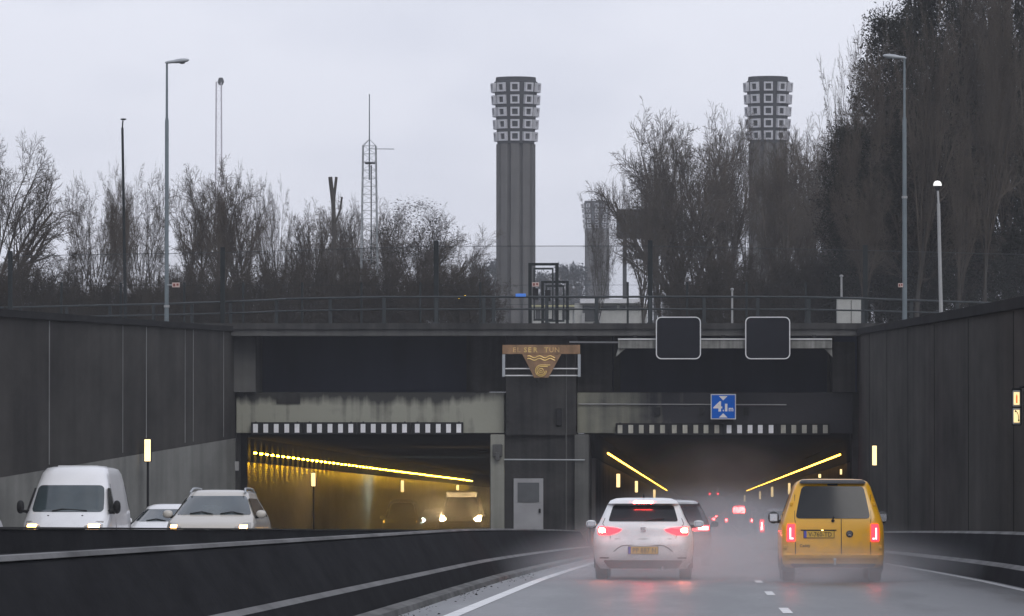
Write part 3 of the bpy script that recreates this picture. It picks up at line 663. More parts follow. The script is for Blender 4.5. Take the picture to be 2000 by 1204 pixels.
# street lamps
def street_lamp(px, ytop, yb, Y, head, label, joints, r_px=(4.2, 7.5)):
    s = Y/F; base = P(px, yb, Y); base.z = min(base.z, GZ)
    t = thing('street_lamp', label, 'street lamp', (base.x, Y, GZ), 'street lamps on the cutting edge')
    zj = P(px, joints[0], Y).z; zt = P(px, ytop, Y).z; zj2 = P(px, joints[1], Y).z
    MB().lathe([(r_px[1]*s*0.62, GZ-0.1-GZ+GZ), (r_px[1]*s*0.56, zj2)], (base.x, Y, 0), n=14).build('pole', M['lamp_post'], t, smooth=True)
    MB().lathe([(r_px[1]*s*0.53, zj2), (r_px[1]*s*0.50, zj-0.12), (r_px[0]*s*0.60, zj), (r_px[0]*s*0.5, zt)], (base.x, Y, 0), n=14).build('upper_pole', M['lamp_post'], t, smooth=True)
    # the head: a flat tapered cobra body
    d = 1 if head > 0 else -1; Ln = abs(head)*s; rs = []
    for u, hw, up, dn in ((-0.09, 0.02, 0.02, 0.02), (0.0, 0.055, 0.05, 0.05), (0.25, 0.075, 0.06, 0.05), (0.45, 0.12, 0.085, 0.07), (0.75, 0.13, 0.085, 0.085), (0.92, 0.10, 0.06, 0.05), (1.0, 0.03, 0.02, 0.01)):
        x = base.x+d*u*Ln; zc = zt+0.03+u*Ln*0.10
        rs.append([(x, Y+hw*math.cos(a), zc+(up if math.sin(a) > 0 else dn)*math.sin(a)) for a in [2*math.pi*k/12 for k in range(12)]])
    hd = MB().rings(rs).build('lamp_head', M['lamp_head'], t, smooth=True)
    x = base.x+d*0.68*Ln; zc = zt+0.03+0.68*Ln*0.10-0.075
    MB().lathe([(0.02, -0.035), (0.09, -0.02), (0.11, 0.01)], (x, Y, zc), n=12).build('lens', M['pane'], hd, smooth=True)
    MB().lathe([(r_px[1]*s*0.75, zj2-0.05), (r_px[1]*s*0.75, zj2+0.03)], (base.x, Y, 0), n=14).build('collar', M['post_pale'], t)
street_lamp(325.5, 124, 640, 150.3, 44, 'tall grey street lamp behind the left retaining wall, its head pointing right', (230, 598))
street_lamp(1767, 115, 620, 150.0, -42, 'tall grey street lamp behind the right retaining wall, its head pointing left', (227, 385))
Y = 175.0; s = Y/F
t = thing('lamp_pole', 'slim leaning dark pole with a small flat lamp among the left trees', 'lamp pole', (P(246, 600, Y).x, Y, GZ))
MB().tube((P(246, 600, Y).x, Y, GZ-0.1), P(239, 250, Y), 0.07, 0.05, 8).build('pole', M['dark_metal'], t, smooth=True)
MB().tube(P(239, 250, Y), P(240, 236, Y), 0.03, 0.03, 8).build('spigot', M['dark_metal'], t)
c = P(241, 233, Y); MB().lathe([(0.05, -0.05), (0.12, -0.02), (0.12, 0.015), (0.03, 0.03)], tuple(c), n=14).build('lamp_head', M['dark_metal'], t, smooth=True)
Y = 160.0
t = thing('globe_lamp', 'slim pale pole with a white half dome lamp in front of the dark evergreens', 'lamp', (P(1839, 600, Y).x, Y, GZ))
MB().tube((P(1839, 606, Y).x, Y, GZ-0.1), P(1833, 398, Y), 0.075, 0.06, 8).build('pole', M['post_pale'], t, smooth=True)
MB().tube(P(1833, 398, Y), P(1831.5, 372, Y), 0.04, 0.04, 8).build('spigot', M['post_pale'], t)
c = P(1831, 365, Y)
MB().lathe([(0.05, -0.15), (0.10, -0.08), (0.13, 0.03)], tuple(c), n=14).build('collar', M['black'], t, smooth=True)
M['dome'] = mat('white_dome', (0.85, 0.85, 0.82), rough=0.4, var=0.03, emit=(1, 0.98, 0.92), estr=0.45)
MB().lathe([(0.155, 0.03), (0.155, 0.08), (0.135, 0.15), (0.09, 0.20), (0.02, 0.22)], tuple(c), n=16).build('dome', M['dome'], t, smooth=True)
def slim_post(px, y0, y1, Y, r, m, label, head=None, cat='post'):
    t = thing('slim_post', label, cat, (P(px, y1, Y).x, Y, GZ))
    MB().tube((P(px, y1, Y).x, Y, GZ-0.05), P(px, y0, Y), r, r*0.8, 8).build('pole', m, t, smooth=True)
    c = P(px, y0, Y)
    if head == 'lamp': MB().lathe([(0.05, -0.5), (0.13, -0.35), (0.13, 0.0), (0.04, 0.06)], tuple(c), n=10).build('lamp_head', M['post_pale'], t, smooth=True)
    elif head == 'amber':
        MB().lathe([(0.04, -0.1), (0.16, -0.06), (0.16, 0.06), (0.04, 0.1)], tuple(c), n=10).build('lamp_head', M['amber'], t, smooth=True)
    else: MB().lathe([(r*1.3, -0.03), (r*1.6, 0.03), (r*0.6, 0.06)], tuple(c), n=8).build('cap', m, t, smooth=True)
slim_post(885.5, 518, 628, 230, 0.05, M['post_pale'], 'pale path lamp with a bottle shaped head left of the big tower', 'lamp', 'path lamp')
slim_post(905.5, 577, 640, 330, 0.06, M['dark_metal'], 'higher of two tiny lit yellow lamps left of the big tower', 'amber', 'lamp')
slim_post(900, 584.5, 640, 330, 0.06, M['dark_metal'], 'lower of two tiny lit yellow lamps left of the big tower', 'amber', 'lamp')
slim_post(1430, 566, 628, 165, 0.045, M['post_pale'], 'short thin pale post behind the handrail between the matrix signs')
slim_post(1643.5, 540, 628, 168, 0.05, M['post_pale'], 'thin pale post standing at the pale cabinet near the dark evergreens')
t = thing('cabinet', 'pale equipment cabinet behind the handrail at the foot of the evergreens', 'cabinet', tuple(ground_pt(1660, 166, GZ)))
a = P(1635, 583, 166); b = P(1690, 640, 166)
MB().box(a.x, b.x, 166, 166.8, GZ, a.z, 0.02).build('cabinet_body', M['white_wall'], t)
MB().box(a.x-0.05, b.x+0.05, 165.94, 166.86, a.z+0.001, a.z+0.06).build('lid', M['fascia'], t)
MB().box((a.x+b.x)/2-0.01, (a.x+b.x)/2+0.01, 165.985, 165.999, GZ+0.1, a.z-0.08).build('door_gap', M['black'], t)

# lattice mast
def lattice(px, yb, yt, wb, wt, Y, m, nb, rl, rb, name, label, extra=None):
    s = Y/F; cx = P(px, yb, Y).x; z0 = GZ; z1 = P(px, yt, Y).z
    t = thing(name, label, 'mast', (cx, Y, z0)); hb = wb*s/2; ht = wt*s/2
    def pt(k, u): h = hb+(ht-hb)*u; sx, sy = ((-1, -1), (1, -1), (1, 1), (-1, 1))[k % 4]; return Vector((cx+sx*h, Y+sy*h, z0+(z1-z0)*u))
    for k in range(4): MB().tube(pt(k, 0), pt(k, 1), rl, n=5).build('leg', m, t)
    mb = MB()
    for i in range(nb):
        u0 = i/nb; u1 = (i+1)/nb
        for k in range(4):
            mb.tube(pt(k, u1), pt(k+1, u1), rb, n=4, cap=False)
            if (i+k) % 2: mb.tube(pt(k, u0), pt(k+1, u1), rb, n=4, cap=False)
            else: mb.tube(pt(k+1, u0), pt(k, u1), rb, n=4, cap=False)
    mb.build('bracing', m, t)
    return t, cx, z1, ht
Y = 200.0
t, cx, z1, ht = lattice(721.5, 650, 285, 36, 25, Y, M['steel'], 24, 0.024, 0.010, 'lattice_mast', 'grey lattice radio mast with a tall whip antenna rising from the left trees')
ap = P(721.5, 272, Y); m = MB()
for sx in (-1, 1):
    for sy in (-1, 1): m.tube((cx+sx*ht, Y+sy*ht, z1), (ap.x, Y, ap.z), 0.014, n=5)
m.build('top_frame', M['steel'], t)
MB().tube((ap.x, Y, z1-1.6), P(721.5, 184, Y), 0.035, 0.022, 8).build('antenna', M['lamp_post'], t)
MB().tube((cx, Y, P(721, 291, Y).z), P(770, 291.5, Y), 0.018, n=6).build('side_antenna', M['steel'], t)
MB().box(cx-0.2, cx+0.25, Y-0.2, Y+0.2, P(0, 322, Y).z, P(0, 319, Y).z).build('bracket', M['dark_metal'], t)
MB().tube((cx+0.1, Y-0.25, P(0, 520, Y).z), (cx+0.1, Y-0.25, P(0, 325, Y).z), 0.03, n=6).build('cable', M['dark_metal'], t)
Y = 640.0
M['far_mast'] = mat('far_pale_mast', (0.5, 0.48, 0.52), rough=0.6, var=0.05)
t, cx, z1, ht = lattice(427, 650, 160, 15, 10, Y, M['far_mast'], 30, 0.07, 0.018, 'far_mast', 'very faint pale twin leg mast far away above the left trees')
MB().lathe([(0.3, -0.5), (0.5, 0), (0.3, 0.6)], (cx+0.3, Y, z1), n=8).build('beacon', M['dark_board'], t)

# ventilation towers
def vent_tower(px, Y, ytop, yhead, sw, label, src=None):
    """px centre; head from yhead up to ytop; shaft sw pixels wide"""
    s = Y/F; c = P(px, ytop, Y)
    t = thing('ventilation_tower', label, 'tower', (c.x, Y, GZ), 'concrete ventilation towers')
    zt = c.z; zh = P(px, yhead, Y).z; r = sw*s/2
    N = 10; prof = []
    for k in range(N):            # fluted decagon: a broad rib then a groove
        a0 = 2*math.pi*k/N
        for da, rr in ((-0.20, 1.0), (0.20, 1.0), (0.24, 0.70), (0.388, 0.70)): prof.append((a0+da-math.pi/2, rr))
    rings = []
    for z, f in ((GZ-0.3, 1.0), (zh-2.0, 1.0), (zh+0.1, 1.0)):
        rings.append([(c.x+r*f*rr*math.cos(a), Y+r*f*rr*math.sin(a), z) for a, rr in prof])
    MB().rings(rings).build('shaft', M['tower'], t)
    r0 = r*0.95; r1 = r*1.15
    MB().lathe([(r0*0.99, zh+0.1), (r1*0.96, zt-0.55), (r1*0.90, zt-0.45), (r1*0.88, zt)], (c.x, Y, 0), n=40).build('head', M['tower_dark'], t)
    # five rows of protruding square frames
    H = zt-0.75-zh; rowh = H/5.0; fr = None
    tilt = math.atan((r1-r0)/H)
    for row in range(5):
        for k in range(N):
            a = -math.pi/2+2*math.pi*k/N
            zc = zh+0.25+rowh*(row+0.5); u = (zc-zh)/H; rr = r0+(r1-r0)*u
            if fr is None:
                w = 0.58*rowh*0.66; w = rowh*0.365; w2 = w*0.63; mb = MB()
                o4 = [(-w, -w), (w, -w), (w, w), (-w, w)]; i4 = [(-w2, -w2), (w2, -w2), (w2, w2), (-w2, w2)]
                D = 0.30*r/2.3
                rs = [[(x, 0.1, z) for x, z in o4], [(x, -D, z) for x, z in o4], [(x, -D, z) for x, z in i4], [(x, -D*0.25, z) for x, z in i4]]
                mb.rings(rs, cap0=True, cap1=False)
                fr = mb.build('window_frame', M['tower_frame'], t, local=True); o = fr
                lv = MB(); nl = 4
                lv.add([(x*1.0, -D*0.26, z) for x, z in i4], [(0, 1, 2, 3)])
                lv.build('louvre', M['tower_dark'], fr, local=True); lo = fr.children[0]
            else:
                o = fr.copy(); COL.objects.link(o); o.parent = t
                l2 = lo.copy(); COL.objects.link(l2); l2.parent = o
            o.location = (rr*math.cos(a), rr*math.sin(a), zc-GZ)
            o.rotation_euler = Euler((-tilt*-1.0, 0, a+math.pi/2), 'XYZ')
vent_tower(1007.5, 500.0, 152, 284, 77, 'big fluted concrete ventilation tower with white square frames, standing clear against the sky')
vent_tower(1500, 505.0, 151, 282, 76, 'big concrete ventilation tower with white square frames, half veiled by bare trees')
vent_tower(1166, 960.0, 393, 450, 48, 'smaller hazy far ventilation tower left of the rounded bare tree')

# pale service building and far board
Y = 300.0
t = thing('service_building', 'low pale service building with white roof band behind the handrail, right of the gate', 'building', tuple(ground_pt(1190, Y, GZ)))
def fb(x0, y0, x1, y1, Y, d, m, n): px_box(x0, y0, x1, y1, Y, d).build(n, M[m], t)
fb(1122, 593, 1262, 690, Y, 8, 'white_wall', 'wall')
fb(1133, 584, 1254, 592.4, Y-0.6, 9, 'white_roof', 'roof')
for x0, x1 in ((1175, 1205), (1210, 1222), (1228, 1252)): fb(x0, 597, x1, 606, Y-0.08, 0.075, 'dark_board', 'window')
fb(1138, 597, 1172, 628, Y-0.08, 0.075, 'dark_board', 'door')
for x0, x1 in ((1136, 1142), (1168, 1174), (1255, 1261)): fb(x0, 612, x1, 650, Y-0.3, 0.2, 'post_pale', 'post')
Y = 330.0
t = thing('service_building', 'low grey shed with a yellowish roof edge seen through the gate', 'building', tuple(ground_pt(1080, Y, GZ)))
fb(1040, 600, 1118, 690, Y, 7, 'white_wall', 'wall')
fb(1036, 596, 1138, 599.6, Y-0.4, 7.6, 'yellow_strip', 'roof')
for x0, x1 in ((1046, 1056), (1062, 1070), (1082, 1090), (1098, 1112)): fb(x0, 604, x1, 625, Y-0.08, 0.075, 'dark_board', 'window')
Y = 420.0
t = thing('sign_board', 'dark rectangular board on posts seen through the rounded bare tree', 'board', tuple(ground_pt(1250, Y, GZ)))
fb(1204, 409, 1296, 466, Y, 0.5, 'dark_board', 'board')
for x in (1220, 1280): fb(x-4, 466.5, x+4, 690, Y+0.1, 0.3, 'dark_board', 'post')

# ---------------------------------------------------------------- trees
class Wood:
    def __init__(s): s.v = []; s.f = []
    def tube(s, p, q, r0, r1, n):
        dx, dy, dz = q[0]-p[0], q[1]-p[1], q[2]-p[2]
        L = math.sqrt(dx*dx+dy*dy+dz*dz) or 1e-6; dx /= L; dy /= L; dz /= L
        if abs(dz) < 0.9: ux, uy, uz = -dy, dx, 0.0
        else: ux, uy, uz = 0.0, -dz, dy
        l = math.sqrt(ux*ux+uy*uy+uz*uz); ux /= l; uy /= l; uz /= l
        wx, wy, wz = dy*uz-dz*uy, dz*ux-dx*uz, dx*uy-dy*ux
        o = len(s.v)
        for c, r in ((p, r0), (q, r1)):
            for k in range(n):
                a = 6.2832*k/n; ca = math.cos(a)*r; sa = math.sin(a)*r
                s.v.append((c[0]+ux*ca+wx*sa, c[1]+uy*ca+wy*sa, c[2]+uz*ca+wz*sa))
        for k in range(n): s.f.append((o+k, o+(k+1) % n, o+n+(k+1) % n, o+n+k))
def norm(d): l = math.sqrt(d[0]**2+d[1]**2+d[2]**2) or 1; return (d[0]/l, d[1]/l, d[2]/l)
def grow_tree(seed, H, kids, ratio, angle, up, r0, clear=0.2, stems=1, wig=0.12, twig_r=0.015, lean=0.1, fall=0.55, trunk=1.0, wid=2.75):
    rg = random.Random(seed); W = [Wood(), Wood()]
    def grow(p, d, L, r, lvl):
        nseg = (7, 5, 4, 3, 2)[lvl]; n = (7, 5, 3, 3, 3)[lvl]; w = W[0 if lvl == 0 else 1]
        pts = [p]; rad = [r]; rend = max(twig_r, r*(0.22 if lvl == 0 else 0.35)); dirs = []
        for i in range(nseg):
            d = norm((d[0]+rg.gauss(0, wig), d[1]+rg.gauss(0, wig), d[2]+rg.gauss(0, wig)*0.6+up[lvl]))
            q = (pts[-1][0]+d[0]*L/nseg, pts[-1][1]+d[1]*L/nseg, pts[-1][2]+d[2]*L/nseg)
            rr = r+(rend-r)*(i+1)/nseg
            w.tube(pts[-1], q, rad[-1], rr, n); pts.append(q); rad.append(rr); dirs.append(d)
        if lvl >= len(kids): return
        k = kids[lvl]
        for j in range(k):
            u = (clear if lvl == 0 else 0.22)+(1-(clear if lvl == 0 else 0.22))*(j+rg.random())/k
            u = min(u, 0.995); i = min(int(u*nseg), nseg-1); fr = u*nseg-i
            a = pts[i]; b = pts[i+1]; p2 = tuple(a[c]+(b[c]-a[c])*fr for c in range(3))
            az = rg.random()*6.2832; th = angle[lvl]*(0.7+0.6*rg.random())*((1.25-0.6*u) if lvl == 0 else 1)
            dd = dirs[i]
            hx, hy = math.cos(az), math.sin(az)
            if lvl == 0: perp = (hx, hy, 0.0)
            else:
                e = (rg.gauss(0, 1), rg.gauss(0, 1), rg.gauss(0, 1)); dp = sum(e[c]*dd[c] for c in range(3)); perp = norm(tuple(e[c]-dp*dd[c] for c in range(3)))
            nd = norm(tuple(dd[c]*math.cos(th)+perp[c]*math.sin(th) for c in range(3)))
            Lc = L*ratio[lvl]*(1-fall*u if lvl == 0 else 1-0.35*u)*((0.88+0.24*rg.random()) if lvl == 0 else (0.75+0.5*rg.random()))
            grow(p2, nd, Lc, max(twig_r, (rad[i]+(rad[i+1]-rad[i])*fr)*0.55), lvl+1)
    for sidx in range(stems):
        a = rg.random()*6.2832; sp = 0 if stems == 1 else rg.random()*H*0.14
        l2 = lean*(0.4 if stems == 1 else 1.5)
        grow((sp*math.cos(a), sp*math.sin(a), 0), norm((math.cos(a)*l2, math.sin(a)*l2, 1)), H*trunk*(0.75+0.35*rg.random() if stems > 1 else 1), r0/(1 if stems == 1 else 1.6), 0)
    zm = max(max(v[2] for v in w.v) for w in W if w.v); rs = sorted(math.hypot(v[0], v[1]) for v in W[1].v); rm = rs[int(len(rs)*0.97)]
    for w in W: w.v = [(v[0]*wid/rm, v[1]*wid/rm, v[2]*H/zm) for v in w.v]
    return W
def wood_mesh(w, name, m):
    me = bpy.data.meshes.new(name); me.from_pydata(w.v, [], w.f); me.materials.append(m); return me
def leaf_crown(seed, shape, n, size, clumps):
    """small leaf faces gathered in clumps through a crown; shape(u) -> radius at height fraction u, over 10 m"""
    rg = random.Random(seed); v = []; f = []
    cs = []
    for k in range(clumps):
        u = rg.random()**0.9; a = rg.random()*6.2832; r = shape(u)*math.sqrt(rg.random())*1.0
        cs.append((r*math.cos(a), r*math.sin(a), 0.6+u*9.4, 0.35+0.55*rg.random()))
    for i in range(n):
        c = cs[rg.randrange(clumps)]; s = c[3]
        q = norm((rg.gauss(0, 1), rg.gauss(0, 1), rg.gauss(0, 0.8))); h = s*rg.random()**0.5; p = (c[0]+q[0]*h, c[1]+q[1]*h, c[2]+q[2]*h)
        a = norm((rg.gauss(0, 1), rg.gauss(0, 1), rg.gauss(0, 0.7))); b = norm((rg.gauss(0, 1), rg.gauss(0, 1), rg.gauss(0, 1)))
        l = size*(0.5+rg.random()); w = l*0.42; o = len(v)
        v += [(p[0]-a[0]*l, p[1]-a[1]*l, p[2]-a[2]*l), (p[0]+b[0]*w, p[1]+b[1]*w, p[2]+b[2]*w), (p[0]+a[0]*l, p[1]+a[1]*l, p[2]+a[2]*l), (p[0]-b[0]*w, p[1]-b[1]*w, p[2]-b[2]*w)]
        f.append((o, o+1, o+2, o+3))
    return v, f
PROTO = {}
def proto(name, W, tm='bark', cm='twig', extra=None):
    PROTO[name] = (wood_mesh(W[0], 'trunk', M[tm]), wood_mesh(W[1], 'crown', M[cm]), extra)
U4 = (0.0, 0.045, 0.025, 0.0, 0.0)
B = dict(fall=0.10, clear=0.30, twig_r=0.0075)
proto('spread', grow_tree(1, 10, (13, 10, 9, 6), (1.55, 0.50, 0.45, 0.5), (0.85, 0.62, 0.68, 0.7), U4, 0.34, trunk=0.36, **B))
proto('round', grow_tree(2, 10, (16, 11, 9, 6), (1.6, 0.48, 0.45, 0.5), (0.72, 0.60, 0.65, 0.7), U4, 0.40, trunk=0.34, **B))
proto('upright', grow_tree(3, 10, (13, 11, 9, 5), (1.75, 0.42, 0.42, 0.5), (0.46, 0.52, 0.6, 0.7), U4, 0.34, trunk=0.33, **B))
proto('upright2', grow_tree(4, 10, (11, 11, 9, 6), (1.75, 0.45, 0.42, 0.5), (0.55, 0.55, 0.6, 0.7), U4, 0.32, trunk=0.33, wig=0.15, **B))
proto('thin', grow_tree(5, 10, (6, 8, 8, 4), (1.2, 0.45, 0.45, 0.5), (0.50, 0.6, 0.65, 0.7), U4, 0.18, stems=3, trunk=0.5, wig=0.14, lean=0.15, **B))
proto('multi', grow_tree(6, 10, (7, 10, 8, 5), (1.25, 0.45, 0.42, 0.5), (0.55, 0.58, 0.62, 0.7), U4, 0.28, stems=4, trunk=0.42, lean=0.16, **B))
proto('brush', grow_tree(7, 4, (8, 7, 7, 3), (0.7, 0.5, 0.5, 0.5), (0.7, 0.75, 0.75, 0.8), (0.0, 0.04, 0.01, 0, 0), 0.045, clear=0.05, stems=10, lean=0.35, twig_r=0.009, fall=0.3, wid=2.1), cm='twig_brown')
proto('brush2', grow_tree(8, 4, (8, 7, 7, 3), (0.7, 0.5, 0.5, 0.5), (0.75, 0.75, 0.8, 0.8), (0.0, 0.02, 0.0, 0, 0), 0.045, clear=0.05, stems=10, lean=0.45, twig_r=0.009, fall=0.3, wid=2.1), cm='twig_brown')
def with_leaves(name, base, seed, shape, n, size, clumps, m):
    v, f = leaf_crown(seed, shape, n, size, clumps)
    me = bpy.data.meshes.new('foliage'); me.from_pydata(v, [], f); me.materials.append(M[m])
    PROTO[name] = (PROTO[base][0], PROTO[base][1], me)
with_leaves('evergreen', 'upright', 11, lambda u: 0.35+1.9*math.sin(math.pi*min(1, 0.12+0.88*(1-u)))**0.8*(1-u*0.25), 52000, 0.062, 460, 'ivy')
with_leaves('evergreen2', 'spread', 12, lambda u: 0.3+2.3*(1-u)**0.6*min(1, u*8+0.4), 52000, 0.062, 460, 'ivy')
with_leaves('withered', 'round', 13, lambda u: 0.3+2.2*math.sin(math.pi*(0.1+0.85*u)), 9500, 0.052, 170, 'dry_leaf')
with_leaves('ivyclad', 'upright', 14, lambda u: 0.15+0.35*(1-u), 6000, 0.11, 110, 'ivy')
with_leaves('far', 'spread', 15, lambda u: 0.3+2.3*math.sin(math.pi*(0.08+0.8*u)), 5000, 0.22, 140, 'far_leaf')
rt = random.Random(77)
def tree(kind, px, ytop, wpx, Y, label, group, name='bare_tree', cat='tree', Hm=10.0, Wm=5.5):
    s = Y/F; base = ground_pt(px, Y, GZ-0.05); zt = P(px, ytop, Y).z
    t = thing(name, label, cat, tuple(base), group)
    k = (zt-GZ)/Hm; w = wpx*s/Wm*(1.6 if name == 'bare_tree' else 1)
    tr, cr, ex = PROTO[kind]
    for nm, me in (('trunk', tr), ('crown', cr), ('foliage', ex)):
        if me is None: continue
        o = bpy.data.objects.new(nm, me); COL.objects.link(o); o.parent = t
    t.scale = (w, w, k); t.rotation_euler = (0, 0, rt.random()*6.28)
    return t
G1 = 'bare trees left of the big tower'; G2 = 'bare trees right of the big tower'; G3 = 'dark evergreens on the right'
tree('spread', 14, 245, 235, 190, 'big spreading bare tree at the left edge of the picture', G1)
LT = [('multi', 178, 325, 130, 205, 'open topped bare tree just left of the slim leaning pole'),
      ('thin', 228, 300, 80, 190, 'sparse thin stemmed bare tree right behind the slim leaning pole'),
      ('multi', 285, 312, 120, 215, 'bare tree between the slim leaning pole and the left street lamp'),
      ('upright2', 362, 335, 105, 200, 'bare tree close to the right of the left street lamp'),
      ('upright', 425, 295, 120, 220, 'tallest bare tree below the far pale mast'),
      ('upright2', 482, 306, 110, 210, 'dense narrow bare tree second to the right of the far pale mast'),
      ('multi', 532, 330, 80, 225, 'bare tree at the gap left of the cut topped trunk'),
      ('upright', 598, 382, 110, 215, 'bare tree left of the cut topped trunk'),
      ('multi', 668, 380, 100, 230, 'bare tree behind the cut topped trunk'),
      ('upright2', 706, 372, 100, 225, 'bare tree behind the lattice radio mast, on its left'),
      ('upright', 762, 378, 95, 220, 'bare tree just right of the lattice radio mast')]
for k, px, yt, w, Y, lab in LT: tree(k, px, yt, w, Y, lab, G1)
tree('withered', 815, 392, 150, 205, 'darker round tree with withered leaves behind the tall fence post', G1)
tree('thin', 893, 432, 120, 200, 'low sparse tree leaning right, at the end of the left tree row', G1)
# cut topped trunk
Y = 195.0; t = thing('pollard_trunk', 'bare cut topped trunk forked like a Y among the left trees', 'tree', tuple(ground_pt(652, Y, GZ)))
MB().path([ground_pt(652, Y, GZ-0.1), P(653, 470, Y), P(651, 400, Y), P(645, 346, Y)], 0.095, 8).build('trunk', M['bark'], t)
m = MB().path([P(651, 400, Y), P(657, 346, Y)], 0.065, 7); m.path([P(653, 440, Y), P(664, 412, Y), P(668, 385, Y)], 0.045, 7).build('branch', M['bark'], t)
RT = [('thin', 1160, 345, 90, 260, 'thin sparse bare tree in front of the far ventilation tower'),
      ('spread', 1258, 300, 85, 250, 'low broad bare tree in front of the dark board'),
      ('round', 1335, 185, 215, 255, 'large rounded bare tree between the two big towers'),
      ('upright', 1425, 192, 130, 262, 'tall upright bare tree just left of the veiled tower'),
      ('upright2', 1497, 250, 120, 240, 'upright bare tree in front of the veiled tower'),
      ('upright', 1572, 210, 130, 258, 'tall upright bare tree just right of the veiled tower'),
      ('upright2', 1625, 235, 110, 250, 'bare tree between the veiled tower and the dark evergreens')]
RT += [('upright2', 1290, 228, 95, 262, 'bare tree with the left shoulder of the rounded tree crown in front of it'),
       ('upright', 1388, 205, 130, 266, 'bare tree filling the gap right of the large rounded bare tree'),
       ('multi', 1462, 205, 120, 268, 'bare tree whose twigs cross the left half of the veiled tower'),
       ('upright', 1528, 240, 120, 236, 'bare tree whose twigs cross the right half of the veiled tower'),
       ('multi', 1600, 215, 120, 268, 'bare tree with pale twigs well right of the veiled tower'),
       ('upright2', 1655, 190, 90, 182, 'twiggy bare tree sticking out at the left end of the evergreens'),
       ('multi', 1712, 20, 130, 186, 'tall twiggy bare tree at the top left of the evergreens')]
for k, px, yt, w, Y, lab in RT: tree(k, px, yt, w, Y, lab, G2)
EV = [('evergreen', 1660, 255, 150, 185, 'lowest dark evergreen at the left end of the evergreen stand'),
      ('evergreen', 1742, 40, 200, 190, 'tall dark evergreen behind the right street lamp'),
      ('evergreen2', 1815, -120, 225, 195, 'very tall dark evergreen behind the white dome lamp'),
      ('evergreen2', 1715, 330, 190, 178, 'broad low dark evergreen in front of the stand, left of the right street lamp'),
      ('evergreen', 1800, 250, 200, 176, 'middle dark evergreen between the right street lamp and the dome lamp'),
      ('evergreen', 1893, -170, 105, 208, 'narrow very tall dark evergreen, right of the white dome lamp'),
      ('evergreen2', 1880, 330, 190, 180, 'dark evergreen right of the white dome lamp')]
for k, px, yt, w, Y, lab in EV: tree(k, px, yt, w, Y, lab, G3, 'evergreen_tree', 'tree', 10, 4.6)
for px, Y, lab in ((1938, 196, 'ivy clad tall bare trunk tree, left of three at the right edge'), (1968, 190, 'ivy clad tall bare trunk tree, middle of three at the right edge'), (1996, 186, 'ivy clad tall bare trunk tree, right of three at the right edge')):
    tree('ivyclad', px, -140, 130, Y, lab, 'ivy clad trees at the right edge', 'ivy_clad_tree', 'tree', 10, 4.6)
tree('evergreen2', 1975, 450, 150, 182, 'low dark evergreen bush at the right edge below the ivy clad trunks', G3, 'evergreen_tree', 'tree', 10, 4.6)
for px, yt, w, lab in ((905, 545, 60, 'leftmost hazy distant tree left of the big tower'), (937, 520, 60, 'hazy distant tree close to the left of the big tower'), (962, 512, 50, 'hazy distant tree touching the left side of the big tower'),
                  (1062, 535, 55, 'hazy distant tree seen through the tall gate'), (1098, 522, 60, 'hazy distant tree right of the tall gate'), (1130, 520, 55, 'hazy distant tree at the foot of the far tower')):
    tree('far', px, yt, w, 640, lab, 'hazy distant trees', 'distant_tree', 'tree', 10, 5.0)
for px, yt, w, Y, lab in ((1868, 240, 70, 172, 'bare pale trunked tree just right of the white dome lamp'), (1920, -60, 120, 178, 'tall bare tree with a thick trunk between the evergreens and the right picture edge'),
                          (1790, -40, 110, 174, 'tall bare tree standing in front of the evergreens, right of the right street lamp'), (1690, 300, 80, 172, 'thin bare tree in front of the lowest evergreens, left of the right street lamp')):
    tree('upright2', px, yt, w, Y, lab, 'bare trees among the evergreens')
# brush along the top
i = 0
for px in range(-30, 960, 30):
    i += 1; Y = 178+rt.random()*16
    tree(('brush', 'brush2')[i % 2], px+rt.uniform(-10, 10), 535-rt.random()*60, 125, Y, 'brown leafless bush in the dense undergrowth left of the big tower', 'brown bushes left of the big tower', 'bare_bush', 'bush', 4.0, 4.2)
for px in range(1318, 1660, 30):
    i += 1; Y = 182+rt.random()*20
    tree(('brush', 'brush2')[i % 2], px+rt.uniform(-10, 10), 520-rt.random()*60, 125, Y, 'brown leafless bush in the undergrowth right of the big tower', 'brown bushes right of the big tower', 'bare_bush', 'bush', 4.0, 4.2)
